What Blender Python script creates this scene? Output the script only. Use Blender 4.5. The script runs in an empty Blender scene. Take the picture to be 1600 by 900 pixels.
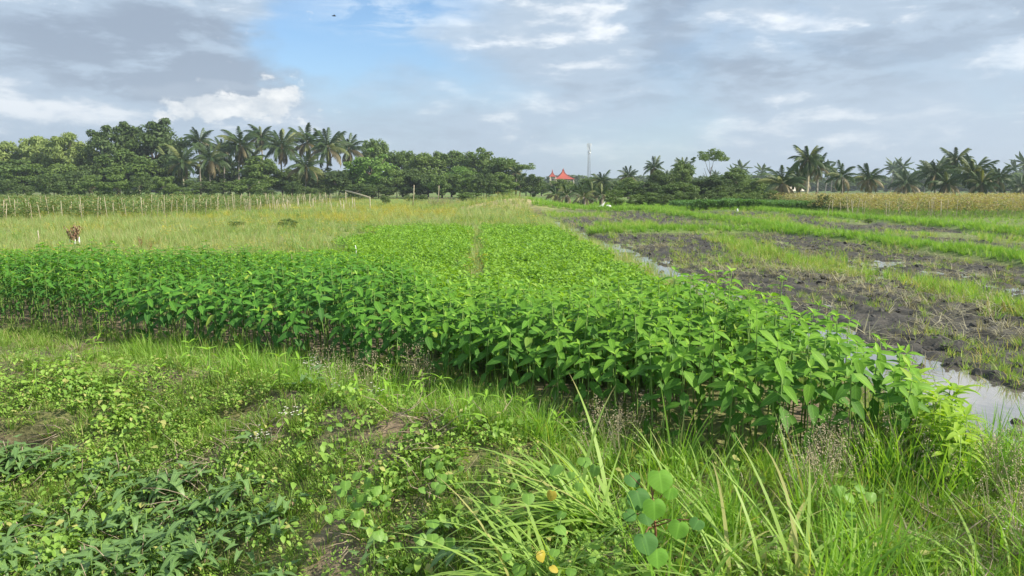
import bpy, math, random
import numpy as np
from mathutils import Vector, Matrix, Euler

random.seed(7)
RNG = np.random.default_rng(11)
SC = bpy.context.scene
COL = SC.collection
PI = math.pi
R = math.radians

# ------------------------------------------------------------------ camera
H = 2.0
F = 1186.0            # focal length in photo pixels (1600 wide)
PITCH = math.atan(158 / F)
YAW = -math.atan(55 / F)
cam_d = bpy.data.cameras.new("camera")
cam = bpy.data.objects.new("camera", cam_d)
COL.objects.link(cam)
cam.location = (0, 0, H)
cam.rotation_euler = (PI / 2 - PITCH, 0, YAW)
cam_d.sensor_width = 36
cam_d.lens = 36 * F / 1600
cam_d.clip_start = 0.05
cam_d.clip_end = 9000
SC.camera = cam
SC.render.resolution_x = 1024
SC.render.resolution_y = 576

# ------------------------------------------------------------------ exposure
SC.view_settings.view_transform = 'Standard'
SC.view_settings.look = 'None'
SC.view_settings.gamma = 1
SC.view_settings.exposure = 0.56

# ------------------------------------------------------------------ sun and sky
SUN_EL, SUN_AZ = 40.0, 112.0     # azimuth clockwise from +Y (the field's far end)
sd = bpy.data.lights.new("sun", 'SUN')
sd.energy = 4.9
sd.angle = R(0.6)
sd.color = (1.0, 0.92, 0.76)
sun = bpy.data.objects.new("sun", sd)
COL.objects.link(sun)
sv = Vector((math.sin(R(SUN_AZ)) * math.cos(R(SUN_EL)), math.cos(R(SUN_AZ)) * math.cos(R(SUN_EL)), math.sin(R(SUN_EL))))
sun.rotation_euler = sv.to_track_quat('Z', 'Y').to_euler()
sun.location = (20, -20, 30)


class NT:
    """small helper to wire shader nodes"""
    def __init__(s, tree):
        s.t = tree
        s.n = tree.nodes
        s.l = tree.links

    def new(s, typ, **kw):
        n = s.n.new(typ)
        for k, v in kw.items():
            setattr(n, k, v)
        return n

    def put(s, sock, v):
        if isinstance(v, bpy.types.NodeSocket):
            s.l.new(v, sock)
        else:
            if sock.type == 'RGBA' and len(v) == 3:
                v = (*v, 1)
            sock.default_value = v

    def m(s, op, a, b=0.0, c=None, clamp=False):
        n = s.new('ShaderNodeMath', operation=op, use_clamp=clamp)
        s.put(n.inputs[0], a)
        s.put(n.inputs[1], b)
        if c is not None:
            s.put(n.inputs[2], c)
        return n.outputs[0]

    def mix(s, f, a, b, blend='MIX'):
        n = s.new('ShaderNodeMix', data_type='RGBA', blend_type=blend)
        n.clamp_factor = True
        s.put(n.inputs[0], f)
        s.put(n.inputs[6], a)
        s.put(n.inputs[7], b)
        return n.outputs[2]

    def ss(s, v, lo, hi, a=0.0, b=1.0):
        n = s.new('ShaderNodeMapRange', interpolation_type='SMOOTHSTEP')
        s.put(n.inputs[0], v)
        for i, q in enumerate((lo, hi, a, b)):
            s.put(n.inputs[1 + i], q)
        return n.outputs[0]

    def noise(s, vec, scale, detail=4.0, rough=0.55, dist=0.0):
        n = s.new('ShaderNodeTexNoise')
        if vec is not None:
            s.l.new(vec, n.inputs['Vector'])
        n.inputs['Scale'].default_value = scale
        n.inputs['Detail'].default_value = detail
        n.inputs['Roughness'].default_value = rough
        n.inputs['Distortion'].default_value = dist
        return n.outputs[0]

    def vmul(s, vec, k, add=(0, 0, 0)):
        n = s.new('ShaderNodeVectorMath', operation='MULTIPLY_ADD')
        s.l.new(vec, n.inputs[0])
        n.inputs[1].default_value = k
        n.inputs[2].default_value = add
        return n.outputs[0]


world = bpy.data.worlds.new("World")
SC.world = world
world.use_nodes = True
world.node_tree.nodes.clear()
W = NT(world.node_tree)
tc = W.new('ShaderNodeTexCoord').outputs['Generated']
sky = W.new('ShaderNodeTexSky', sky_type='NISHITA')
sky.sun_disc = False
sky.sun_elevation = R(SUN_EL)
sky.sun_rotation = R(SUN_AZ)
sky.altitude = 0
sky.air_density = 1.0
sky.dust_density = 0.6
sep = W.new('ShaderNodeSeparateXYZ')
W.l.new(tc, sep.inputs[0])
az = W.m('ARCTAN2', sep.outputs[0], sep.outputs[1])
el = W.m('ARCSINE', sep.outputs[2])
# work in photo pixels, measured as angles round the heading of the field
U = W.m('MULTIPLY_ADD', az, F, 745.0)
V = W.m('MULTIPLY_ADD', el, -F, 292.0)
vfull = W.vmul(tc, (1, 1, 2.4))
warp = W.noise(vfull, 5.0, 5.0, 0.6)
warp2 = W.noise(W.vmul(tc, (1, 1, 2.4), (3.1, 1.7, 9.2)), 5.0, 5.0, 0.6)
Uw = W.m('MULTIPLY_ADD', W.m('SUBTRACT', warp, 0.5), 260.0, U)
Vw = W.m('MULTIPLY_ADD', W.m('SUBTRACT', warp2, 0.5), 150.0, V)


def blob(px, py, rx, ry, w, u=Uw, v=Vw, sharp=1.0):
    a = W.m('MULTIPLY', W.m('SUBTRACT', u, px), 1.0 / rx)
    b = W.m('MULTIPLY', W.m('SUBTRACT', v, py), 1.0 / ry)
    r2 = W.m('ADD', W.m('MULTIPLY', a, a), W.m('MULTIPLY', b, b))
    g = W.m('EXPONENT', W.m('MULTIPLY', r2, -sharp))
    return W.m('MULTIPLY', g, w)


def total(lst):
    o = lst[0]
    for q in lst[1:]:
        o = W.m('ADD', o, q)
    return o


nA = W.noise(vfull, 3.2, 8.0, 0.58, 0.3)
nB = W.noise(W.vmul(tc, (1, 1, 3.2), (7.0, 2.0, 1.0)), 9.0, 8.0, 0.6, 0.2)
nC = W.noise(W.vmul(tc, (1, 1, 4.0), (1.0, 8.0, 4.0)), 16.0, 6.0, 0.55, 0.4)
cover = total([W.m('MULTIPLY_ADD', nA, 1.3, 0.20),
               blob(600, 20, 165, 105, -0.95), blob(490, 95, 110, 62, -0.55), blob(760, 130, 90, 50, -0.15),
               blob(250, 60, 200, 120, 0.4), blob(880, 20, 50, 60, -0.1),
               blob(1040, 250, 160, 60, -0.28), blob(1000, 170, 90, 60, -0.1),
               blob(640, 45, 110, 26, 0.36), blob(400, 170, 90, 50, 0.5)])
cov = W.ss(cover, 0.22, 0.90)
bright = total([W.m('MULTIPLY_ADD', W.ss(nB, 0.42, 0.72), 0.46, 0.22),
                W.m('MULTIPLY', W.ss(nC, 0.42, 0.72), 0.16),
                blob(270, 105, 190, 66, -0.44), blob(1300, 90, 260, 70, -0.12), blob(330, 150, 70, 22, -0.3), blob(60, 40, 170, 70, 0.26), blob(250, 10, 160, 30, 0.12),
                blob(150, 190, 140, 24, 0.36), blob(0, 200, 40, 40, 0.3),
                blob(640, 40, 110, 30, 0.22), blob(940, 60, 45, 50, 0.24), blob(830, 55, 50, 26, 0.22), blob(1000, 150, 240, 50, -0.06),
                blob(1190, 50, 110, 20, 0.42), blob(1450, 10, 110, 26, 0.5), blob(1050, 45, 70, 26, -0.2),
                blob(800, 160, 60, 40, 0.30), blob(640, 130, 90, 34, -0.12), blob(1130, 120, 200, 36, -0.10),
                blob(1360, 210, 80, 24, 0.24), blob(1540, 190, 120, 50, 0.10), blob(1500, 110, 200, 50, 0.02),
                blob(700, 215, 150, 50, -0.05)])
cum = W.m('ADD', blob(390, 180, 110, 32, 0.95, sharp=1.1), blob(432, 156, 38, 22, 0.75))
cumn = W.m('MULTIPLY_ADD', W.noise(W.vmul(tc, (1, 1, 1.5), (5, 5, 5)), 34.0, 8.0, 0.62), 1.9, -0.95)
cumulus = W.ss(W.m('ADD', cum, cumn), 0.28, 0.62)
cumshade = W.ss(W.noise(W.vmul(tc, (1, 1, 1.8), (2, 6, 3)), 26.0, 5.0, 0.6), 0.3, 0.7)
base = W.mix(1.0, sky.outputs[0], (0.86, 1.05, 1.20), 'MULTIPLY')
S = 0.10
g_dark = (0.245 / S, 0.305 / S, 0.390 / S)
g_mid = (0.345 / S, 0.43 / S, 0.53 / S)
g_hi = (0.70 / S, 0.73 / S, 0.76 / S)
bc = W.m('MULTIPLY', bright, 1.0, clamp=True)
cl = W.mix(W.ss(bc, 0.0, 0.36), g_dark, g_mid)
cl = W.mix(W.ss(bc, 0.36, 0.85), cl, g_hi)
out = W.mix(cov, base, cl)
out = W.mix(W.m('MULTIPLY', cumulus, 0.95), out, W.mix(cumshade, (0.50 / S, 0.54 / S, 0.58 / S), (0.86 / S, 0.85 / S, 0.82 / S)))
Un = W.m('MULTIPLY_ADD', W.m('SUBTRACT', warp, 0.5), 60.0, U)
Vn = W.m('MULTIPLY_ADD', W.m('SUBTRACT', W.noise(vfull, 22.0, 4.0), 0.5), 34.0, V)
dk = W.m('ADD', blob(390, 148, 40, 9, 1.0, Un, Vn), blob(300, 160, 60, 14, 0.9, Un, Vn))
wisp = W.m('MULTIPLY', W.m('ADD', blob(640, 42, 120, 30, 1.0, Un, Vn), blob(560, 20, 60, 26, 0.4, Un, Vn)), W.ss(W.noise(W.vmul(tc, (1, 1, 4.5), (4, 4, 4)), 15.0, 6.0, 0.62, 0.5), 0.38, 0.66))
out = W.mix(W.m('MULTIPLY', wisp, 0.55), out, (0.62 / S, 0.70 / S, 0.77 / S))
out = W.mix(W.m('MULTIPLY', W.ss(dk, 0.25, 0.8), 0.85), out, (0.30 / S, 0.36 / S, 0.44 / S))
lowhaze = W.ss(el, 0.0, 0.20, 0.45, 0.0)
out = W.mix(lowhaze, out, (0.40 / S, 0.48 / S, 0.55 / S))
bg = W.new('ShaderNodeBackground')
W.l.new(out, bg.inputs[0])
bg.inputs[1].default_value = S
wo = W.new('ShaderNodeOutputWorld')
W.l.new(bg.outputs[0], wo.inputs[0])
world.cycles.sampling_method = 'MANUAL'
world.cycles.sample_map_resolution = 1024

# ------------------------------------------------------------------ pixel <-> place
cp, sp_ = math.cos(PITCH), math.sin(PITCH)
cy, sy_ = math.cos(YAW), math.sin(YAW)


def ray(px, py):
    a, b = (px - 800) / F, (450 - py) / F
    x, y, z = a, cp + b * sp_, -sp_ + b * cp
    return (x * cy - y * sy_, x * sy_ + y * cy, z)


def P(px, py, z=0.0):
    d = ray(px, py)
    t = (z - H) / d[2]
    return (d[0] * t, d[1] * t)


def at(px, py, D):
    """point seen at px, py whose distance along the field is D"""
    d = ray(px, py)
    t = D / d[1]
    return Vector((d[0] * t, D, H + d[2] * t))


def proj(x, y, z):
    X = x * cy + y * sy_
    Y = -x * sy_ + y * cy
    Z = z - H
    dep = np.maximum(Y * cp - Z * sp_, 0.05)
    up = Y * sp_ + Z * cp
    return 800 + F * X / dep, 450 - F * up / dep


# ------------------------------------------------------------------ numpy noise and terrain
def _h(ix, iy, seed):
    n = (ix.astype(np.int64) * 374761393 + iy.astype(np.int64) * 668265263 + seed * 974711) & 0x7fffffff
    n = ((n ^ (n >> 13)) * 1274126177) & 0x7fffffff
    return ((n ^ (n >> 16)) & 0xffff) / 65535.0


def vnoise(x, y, seed=0):
    ix, iy = np.floor(x), np.floor(y)
    fx, fy = x - ix, y - iy
    fx = fx * fx * (3 - 2 * fx)
    fy = fy * fy * (3 - 2 * fy)
    a, b = _h(ix, iy, seed), _h(ix + 1, iy, seed)
    c, d = _h(ix, iy + 1, seed), _h(ix + 1, iy + 1, seed)
    return (a * (1 - fx) + b * fx) * (1 - fy) + (c * (1 - fx) + d * fx) * fy


def fbm(x, y, oct=4, seed=0, g=0.5):
    s, a, t = 0, 1.0, 0
    for i in range(oct):
        s = s + a * vnoise(x * 2 ** i + 13.1 * i, y * 2 ** i + 7.7 * i, seed + i)
        t += a
        a *= g
    return s / t


def sst(x, a, b):
    t = np.clip((x - a) / (b - a), 0, 1)
    return t * t * (3 - 2 * t)


def band(x, lo, hi, s=0.15):
    return sst(x, lo - s, lo + s) * (1 - sst(x, hi - s, hi + s))


def furrow_right(v):
    return 4.92 + 0.46 * (1 - sst(v, 7.5, 11.5)) + 0.10 * np.sin(v * 1.9) + 0.08 * np.sin(v * 4.3 + 1)


def furrow_left(v):
    return 4.16 + 0.05 * np.sin(v * 1.3) - 0.12 * (1 - sst(v, 5.5, 8.0))


def mud_w(x, y):
    """how much a spot is ploughed wet mud (0..1)"""
    a = band(x, 4.9, 13.5, 0.2) * band(y, 2.0, 32.4, 0.3)
    b = band(x, 4.9, 13.5, 0.3) * band(y, 33.8, 62, 0.5) * sst(fbm(x * 0.35, y * 0.13, 3, 31), 0.33, 0.44)
    c = band(x, 14.7, 22.4, 0.3) * band(y, 8, 60, 1.0) * sst(fbm(x * 0.5, y * 0.16, 3, 41), 0.36, 0.47)
    return np.clip(a + b + c, 0, 1)


def bund_w(x, y):
    wob = 0.25 * np.sin(y * 0.35) + 0.15 * np.sin(y * 0.9 + 2)
    a = np.exp(-((x - 14.1 - wob) / 0.42) ** 2) * (y < 64)
    b = np.exp(-((x - 23.1 - wob) / 0.5) ** 2) * (y < 70)
    c = np.exp(-((y - 33.1 - 0.3 * np.sin(x * 0.8)) / 0.5) ** 2) * band(x, 4.8, 14.2, 0.2)
    d = np.exp(-((y - 62.5) / 0.6) ** 2) * band(x, 4.6, 24, 0.2)
    return np.clip(a + b + c + d, 0, 1)


_r = [P(-150, 585), P(250, 600), P(400, 630), P(600, 690), P(790, 712)]
_rx, _ry = [p[0] for p in _r], [p[1] for p in _r]


HOL = [(*P(60, 583), .55, .13), (*P(410, 652), .45, .13), (*P(650, 703), .18, .06), (*P(30, 645), .35, .14), (*P(480, 880), .20, .2), (*P(300, 615), .25, .08), (*P(1110, 700), .35, .12), (*P(560, 690), .12, .05),
       (*P(110, 805), .55, .16), (*P(270, 865), .5, .16), (*P(350, 790), .3, .12), (*P(30, 720), .3, .12)]


def hollow(x, y):
    h = 0
    for a, b, w, d in HOL:
        xx = (x - a) + 0.12 * (fbm(x * 4, y * 4, 2, 301) - .5)
        yy = (y - b) + 0.22 * (fbm(x * 3.1, y * 3.1, 2, 302) - .5)
        h = h + np.exp(-(xx / w) ** 2 - (yy / d) ** 2)
    return np.clip(h, 0, 1)


def gz(x, y):
    x = np.asarray(x, float)
    y = np.asarray(y, float)
    r = np.hypot(x, y)
    near = 1 - sst(r, 25, 60)
    z = 0.05 * (fbm(x * 0.9, y * 0.9, 4, 3) - 0.5) * near
    # ridge of the little bank in the foreground, and the drop towards the ditch below it
    ry = np.interp(x, _rx, _ry)
    z = z + 0.20 * np.exp(-((y - ry) / 0.42) ** 2) * (1 - sst(x, 0.0, 1.0))
    left = 1 - sst(x, -0.6, 0.6)
    z = z - 0.62 * sst(ry - 0.35 - y, 0.0, 1.9) * left
    fore = (y < 9) * (x < 4.3)
    z = z + fore * 0.12 * (fbm(x * 2.3, y * 2.3, 4, 9) - 0.5)
    z = z + 0.45 * (1 - sst(r, 1.6, 3.0))
    z = z - 0.20 * hollow(x, y)
    # crop bed lip, flooded furrow
    z = z + 0.02 * band(x, 3.4, 4.0, 0.15) * (y < 60)
    ch = sst(x, furrow_left(y) - 0.12, furrow_left(y) + 0.06) * (1 - sst(x, furrow_right(y) - 0.05, furrow_right(y) + 0.22)) * (y < 62)
    z = z - ch * (0.17 - 0.15 * sst(fbm(x * 2.2 + 3, y * 1.7, 3, 221), 0.54, 0.66) * sst(x, furrow_left(y) + 0.1, furrow_left(y) + 0.5))
    # ploughed mud
    mw = mud_w(x, y)
    rid = 1 - np.abs(2 * fbm(x * 2.6 + 0.4 * y, y * 2.2, 3, 17) - 1)
    clod = fbm(x * 5.5, y * 5.5, 3, 23)
    rows = np.sin(x * 9.5 + 1.5 * fbm(x, y * 0.5, 2, 5) * 6)
    z = z + mw * (-0.085 + 0.09 * (rid - 0.45) + 0.12 * (clod - 0.42) + 0.02 * rows + 0.12 * (fbm(x * 0.45, y * 0.3, 2, 77) - 0.45))
    z = z + 0.20 * bund_w(x, y)
    # a low dry heap at the far end of the crop
    z = z + 1.15 * np.exp(-((x - 3.3) / 4.2) ** 2 - ((y - 66) / 4.0) ** 2) * 0.9
    return z


def gzs(x, y):
    return float(gz(np.array([x]), np.array([y]))[0])


# ------------------------------------------------------------------ object helpers
def tag(o, label=None, cat=None, group=None, kind=None):
    if label: o['label'] = label
    if cat: o['category'] = cat
    if group: o['group'] = group
    if kind: o['kind'] = kind
    return o


def empty(name, loc, rz=0.0, label=None, cat=None, group=None):
    o = bpy.data.objects.new(name, None)
    o.empty_display_size = 0.2
    COL.objects.link(o)
    o.location = loc
    o.rotation_euler = (0, 0, rz)
    return tag(o, label, cat, group)


def link(name, mesh, parent=None, mat=None):
    o = bpy.data.objects.new(name, mesh)
    COL.objects.link(o)
    if parent is not None: o.parent = parent
    if mat is not None: o.matrix_basis = mat
    return o


class MB:
    """collects geometry into one mesh"""
    def __init__(s):
        s.v, s.f, s.uv, s.mi = [], [], [], []

    def add(s, verts, faces, uvs=None, mat=None, mi=0):
        n = len(s.v)
        if mat is not None:
            verts = [mat @ Vector(v) for v in verts]
        s.v += [tuple(v) for v in verts]
        for fc in faces:
            s.f.append([i + n for i in fc])
            s.uv.append([uvs[i] if uvs else (0, 0) for i in fc])
            s.mi.append(mi)

    def tube(s, pts, rad, n=6, mi=0, cap=True, mat=None):
        pts = [Vector(p) for p in pts]
        if not isinstance(rad, (list, tuple)): rad = [rad] * len(pts)
        vs, fs = [], []
        for i, p in enumerate(pts):
            d = (pts[min(i + 1, len(pts) - 1)] - pts[max(i - 1, 0)]).normalized()
            ref = Vector((0, 0, 1)) if abs(d.z) < 0.9 else Vector((1, 0, 0))
            a = d.cross(ref).normalized()
            b = d.cross(a)
            for k in range(n):
                t = 2 * PI * k / n
                vs.append(p + (a * math.cos(t) + b * math.sin(t)) * rad[i])
        for i in range(len(pts) - 1):
            for k in range(n):
                k2 = (k + 1) % n
                fs.append([i * n + k, i * n + k2, (i + 1) * n + k2, (i + 1) * n + k])
        if cap:
            fs.append(list(range(n))[::-1])
            fs.append([(len(pts) - 1) * n + k for k in range(n)])
        s.add(vs, fs, None, mat, mi)

    def box(s, c, d, mi=0, mat=None):
        x, y, z = c
        a, b, h = d[0] / 2, d[1] / 2, d[2] / 2
        vs = [(x + i * a, y + j * b, z + k * h) for k in (-1, 1) for j in (-1, 1) for i in (-1, 1)]
        s.add(vs, [[0, 2, 3, 1], [4, 5, 7, 6], [0, 1, 5, 4], [2, 6, 7, 3], [0, 4, 6, 2], [1, 3, 7, 5]], None, mat, mi)

    def mesh(s, name, mats, smooth=True):
        me = bpy.data.meshes.new(name)
        me.from_pydata(s.v, [], s.f)
        for m in (mats if isinstance(mats, (list, tuple)) else [mats]):
            me.materials.append(m)
        me.polygons.foreach_set('material_index', s.mi)
        me.polygons.foreach_set('use_smooth', [smooth] * len(s.f))
        uv = me.uv_layers.new(name='UVMap')
        uv.data.foreach_set('uv', np.array([c for f in s.uv for q in f for c in q], dtype=np.float32))
        me.update()
        return me


def np_mesh(name, v, f, mat, smooth=False):
    """v (N,3), f (M,k) arrays"""
    me = bpy.data.meshes.new(name)
    k = f.shape[1]
    me.vertices.add(len(v))
    me.vertices.foreach_set('co', np.ascontiguousarray(v, dtype=np.float32).ravel())
    me.loops.add(f.size)
    me.loops.foreach_set('vertex_index', np.ascontiguousarray(f, dtype=np.int32).ravel())
    me.polygons.add(len(f))
    me.polygons.foreach_set('loop_start', np.arange(0, f.size, k, dtype=np.int32))
    me.polygons.foreach_set('use_smooth', np.full(len(f), smooth))
    me.materials.append(mat)
    me.update(calc_edges=True)
    return me


# ------------------------------------------------------------------ materials
def new_mat(name):
    m = bpy.data.materials.new(name)
    m.use_nodes = True
    m.node_tree.nodes.clear()
    return m, NT(m.node_tree)


def plain(name, c, rough=0.8, c2=None, scale=6.0, bump=0.0, metal=0.0, spec=0.3):
    m, n = new_mat(name)
    b = n.new('ShaderNodeBsdfPrincipled')
    pos = n.new('ShaderNodeNewGeometry').outputs['Position']
    nz = n.noise(pos, scale, 5)
    if c2 is None: c2 = tuple(q * 0.6 for q in c)
    n.put(b.inputs['Base Color'], n.mix(n.ss(nz, 0.35, 0.65), c2, c))
    b.inputs['Roughness'].default_value = rough
    b.inputs['Metallic'].default_value = metal
    b.inputs['Specular IOR Level'].default_value = spec
    if bump:
        bp = n.new('ShaderNodeBump')
        bp.inputs['Strength'].default_value = bump
        bp.inputs['Distance'].default_value = 0.02
        n.l.new(n.noise(pos, scale * 3, 6), bp.inputs['Height'])
        n.l.new(bp.outputs[0], b.inputs['Normal'])
    o = n.new('ShaderNodeOutputMaterial')
    n.l.new(b.outputs[0], o.inputs[0])
    return m


def leafmat(name, c1, c2, c3=None, trans=0.35, rough=0.5, veins=0, pscale=0.6, spec=0.35, rare=0.12, deep=None):
    """leaf: colour varies by individual and by place; c3 shows on a few"""
    m, n = new_mat(name)
    geo = n.new('ShaderNodeNewGeometry')
    oi = n.new('ShaderNodeObjectInfo').outputs['Random']
    nz = n.noise(geo.outputs['Position'], pscale, 4, 0.6)
    isl = geo.outputs['Random Per Island']
    f = n.m('ADD', n.m('MULTIPLY', oi, 0.35), n.m('MULTIPLY', n.ss(nz, 0.3, 0.7), 0.35))
    f = n.m('ADD', f, n.m('MULTIPLY', isl, 0.3))
    col = n.mix(f, c1, c2)
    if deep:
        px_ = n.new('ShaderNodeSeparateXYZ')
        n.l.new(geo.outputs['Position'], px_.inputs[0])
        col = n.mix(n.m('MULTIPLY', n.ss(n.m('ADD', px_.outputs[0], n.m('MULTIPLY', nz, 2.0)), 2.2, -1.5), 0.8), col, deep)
    if c3:
        col = n.mix(n.ss(n.m('FRACT', n.m('ADD', n.m('MULTIPLY', oi, 7.31), isl)), 1 - rare - 0.01, 1 - rare), col, c3)
    if veins:
        uv = n.new('ShaderNodeUVMap').outputs[0]
        sx = n.new('ShaderNodeSeparateXYZ')
        n.l.new(uv, sx.inputs[0])
        ax = n.m('ABSOLUTE', sx.outputs[0])
        mid = n.ss(ax, 0.02, 0.10, 0.55, 0.0)
        ph = n.m('SUBTRACT', n.m('MULTIPLY', sx.outputs[1], 42.0), n.m('MULTIPLY', ax, 14.0))
        side = n.m('MULTIPLY', n.ss(n.m('SINE', ph), 0.75, 1.0), 0.22)
        col = n.mix(n.m('MULTIPLY', n.m('MAXIMUM', mid, side), float(veins)), col, tuple(min(1, q * 1.9 + 0.02) for q in c2))
    b = n.new('ShaderNodeBsdfPrincipled')
    n.put(b.inputs['Base Color'], col)
    b.inputs['Roughness'].default_value = rough
    b.inputs['Specular IOR Level'].default_value = spec
    t = n.new('ShaderNodeBsdfTranslucent')
    n.put(t.inputs[0], n.mix(1.0, col, (1.5, 1.45, 0.6), 'MULTIPLY'))
    mx = n.new('ShaderNodeMixShader')
    mx.inputs[0].default_value = trans
    n.l.new(b.outputs[0], mx.inputs[1])
    n.l.new(t.outputs[0], mx.inputs[2])
    o = n.new('ShaderNodeOutputMaterial')
    n.l.new(mx.outputs[0], o.inputs[0])
    return m


M = {}
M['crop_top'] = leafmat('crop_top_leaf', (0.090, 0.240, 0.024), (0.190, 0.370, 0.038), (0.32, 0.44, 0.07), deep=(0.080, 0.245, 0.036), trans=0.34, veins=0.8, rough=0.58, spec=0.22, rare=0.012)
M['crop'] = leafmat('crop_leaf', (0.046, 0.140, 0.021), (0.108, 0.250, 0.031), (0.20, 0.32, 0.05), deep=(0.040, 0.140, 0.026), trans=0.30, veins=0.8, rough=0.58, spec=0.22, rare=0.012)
M['crop_young'] = leafmat('crop_young_leaf', (0.20, 0.40, 0.045), (0.30, 0.50, 0.05), trans=0.4, veins=True)
M['crop_stem'] = plain('crop_stem', (0.20, 0.32, 0.07), 0.6, (0.12, 0.22, 0.05), 8)
M['lowcrop'] = leafmat('low_crop_leaf', (0.16, 0.345, 0.036), (0.30, 0.49, 0.06), (0.11, 0.24, 0.033), trans=0.36, pscale=0.8)
M['grass'] = leafmat('grass_blade', (0.12, 0.25, 0.040), (0.29, 0.43, 0.085), (0.42, 0.40, 0.19), trans=0.4, pscale=1.1)
M['grass_fresh'] = leafmat('fresh_grass_blade', (0.13, 0.31, 0.035), (0.30, 0.49, 0.07), (0.42, 0.44, 0.15), trans=0.4, pscale=0.7, rare=0.05)
M['grass_pale'] = leafmat('pale_grass_blade', (0.23, 0.34, 0.11), (0.37, 0.46, 0.18), (0.46, 0.40, 0.22), trans=0.4, pscale=0.12, rare=0.2)
M['grass_yellow'] = leafmat('yellow_weed', (0.30, 0.34, 0.06), (0.52, 0.46, 0.07), (0.40, 0.30, 0.10), trans=0.35, pscale=0.2)
M['grass_olive'] = leafmat('olive_grass_blade', (0.14, 0.27, 0.06), (0.28, 0.41, 0.11), (0.40, 0.37, 0.17), trans=0.35, pscale=0.3, rare=0.12)
M['grass_paddy'] = leafmat('paddy_grass_blade', (0.20, 0.34, 0.06), (0.38, 0.46, 0.12), (0.50, 0.44, 0.22), trans=0.4, pscale=0.5, rare=0.2)
M['straw'] = leafmat('dry_straw', (0.27, 0.25, 0.15), (0.46, 0.43, 0.29), (0.17, 0.15, 0.09), trans=0.2, pscale=0.8)
def tipmat():
    m = leafmat('long_grass_blade', (0.20, 0.37, 0.06), (0.40, 0.54, 0.14), (0.42, 0.42, 0.16), trans=0.4, pscale=2, rare=0.03)
    n = NT(m.node_tree)
    uv = n.new('ShaderNodeUVMap').outputs[0]
    sx = n.new('ShaderNodeSeparateXYZ')
    n.l.new(uv, sx.inputs[0])
    for b in [q for q in n.n if q.type == 'BSDF_PRINCIPLED']:
        src = b.inputs['Base Color'].links[0].from_socket
        n.put(b.inputs['Base Color'], n.mix(n.m('MULTIPLY', n.ss(sx.outputs[1], 0.74, 0.95), n.ss(n.new('ShaderNodeObjectInfo').outputs['Random'], 0.3, 0.6)), src, (0.42, 0.33, 0.17)))
    return m


M['longblade'] = tipmat()
M['creeper'] = leafmat('creeper_leaf', (0.15, 0.30, 0.045), (0.32, 0.48, 0.085), (0.44, 0.44, 0.15), trans=0.3, pscale=1.6, rare=0.08)
M['arrow'] = leafmat('arrow_leaf', (0.085, 0.18, 0.055), (0.20, 0.33, 0.10), trans=0.28, veins=True, rough=0.45, spec=0.5)
M['arrow_dead'] = plain('withered_leaf', (0.44, 0.36, 0.26), 0.8, (0.26, 0.19, 0.12), 30)
M['heart'] = leafmat('heart_leaf', (0.12, 0.26, 0.045), (0.20, 0.36, 0.06), trans=0.3, veins=0.4)
M['yellowleaf'] = leafmat('yellowed_leaf', (0.42, 0.36, 0.05), (0.60, 0.46, 0.08), trans=0.35)
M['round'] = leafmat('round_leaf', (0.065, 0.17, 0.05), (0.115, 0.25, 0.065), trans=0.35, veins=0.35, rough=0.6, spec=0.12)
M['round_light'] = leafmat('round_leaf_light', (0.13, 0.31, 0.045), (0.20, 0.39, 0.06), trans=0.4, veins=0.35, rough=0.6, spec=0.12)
M['redstem'] = plain('reddish_stem', (0.30, 0.14, 0.08), 0.6)
M['twig'] = plain('dry_twig', (0.40, 0.34, 0.25), 0.85, (0.22, 0.17, 0.12), 20)
M['bamboo'] = plain('weathered_bamboo', (0.52, 0.47, 0.35), 0.7, (0.34, 0.29, 0.20), 5)
M['trunk'] = plain('tree_bark', (0.16, 0.13, 0.10), 0.9, (0.08, 0.065, 0.05), 3, 0.5)
M['palmtrunk'] = plain('palm_bark', (0.34, 0.31, 0.27), 0.9, (0.17, 0.15, 0.13), 4, 0.5)
tr = dict(trans=0.25, pscale=0.25, rough=0.55)
M['tree_dark'] = leafmat('dark_tree_leaf', (0.050, 0.095, 0.026), (0.125, 0.185, 0.048), **tr)
M['tree_mid'] = leafmat('green_tree_leaf', (0.080, 0.145, 0.034), (0.180, 0.260, 0.062), **tr)
M['tree_light'] = leafmat('pale_bamboo_leaf', (0.18, 0.25, 0.070), (0.30, 0.38, 0.12), **tr)
M['tree_bright'] = leafmat('bright_tree_leaf', (0.11, 0.22, 0.042), (0.21, 0.34, 0.065), **tr)
M['frond'] = leafmat('palm_frond', (0.038, 0.078, 0.026), (0.080, 0.125, 0.038), trans=0.18, rough=0.5, spec=0.3, pscale=0.5)
M['frond_dry'] = leafmat('dry_palm_frond', (0.16, 0.135, 0.075), (0.28, 0.24, 0.13), trans=0.2, pscale=0.5)
M['frond_yel'] = leafmat('yellow_palm_frond', (0.14, 0.18, 0.06), (0.26, 0.28, 0.10), trans=0.25, pscale=0.5)
M['vine'] = leafmat('bean_vine_leaf', (0.085, 0.16, 0.045), (0.19, 0.27, 0.08), (0.33, 0.30, 0.14), trans=0.3, pscale=0.25, rare=0.2)
M['vine_yel'] = leafmat('ripe_bean_leaf', (0.27, 0.27, 0.10), (0.46, 0.41, 0.17), (0.28, 0.20, 0.11), trans=0.3, pscale=0.3, rare=0.2)
M['cornleaf'] = leafmat('row_crop_leaf', (0.06, 0.16, 0.035), (0.13, 0.26, 0.055), trans=0.3)
M['white'] = plain('white_cloth', (0.82, 0.83, 0.82), 0.6, (0.70, 0.71, 0.72), 3)
M['roof_red'] = plain('red_roof_tile', (0.40, 0.085, 0.055), 0.7, (0.30, 0.065, 0.05), 0.6)
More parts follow.
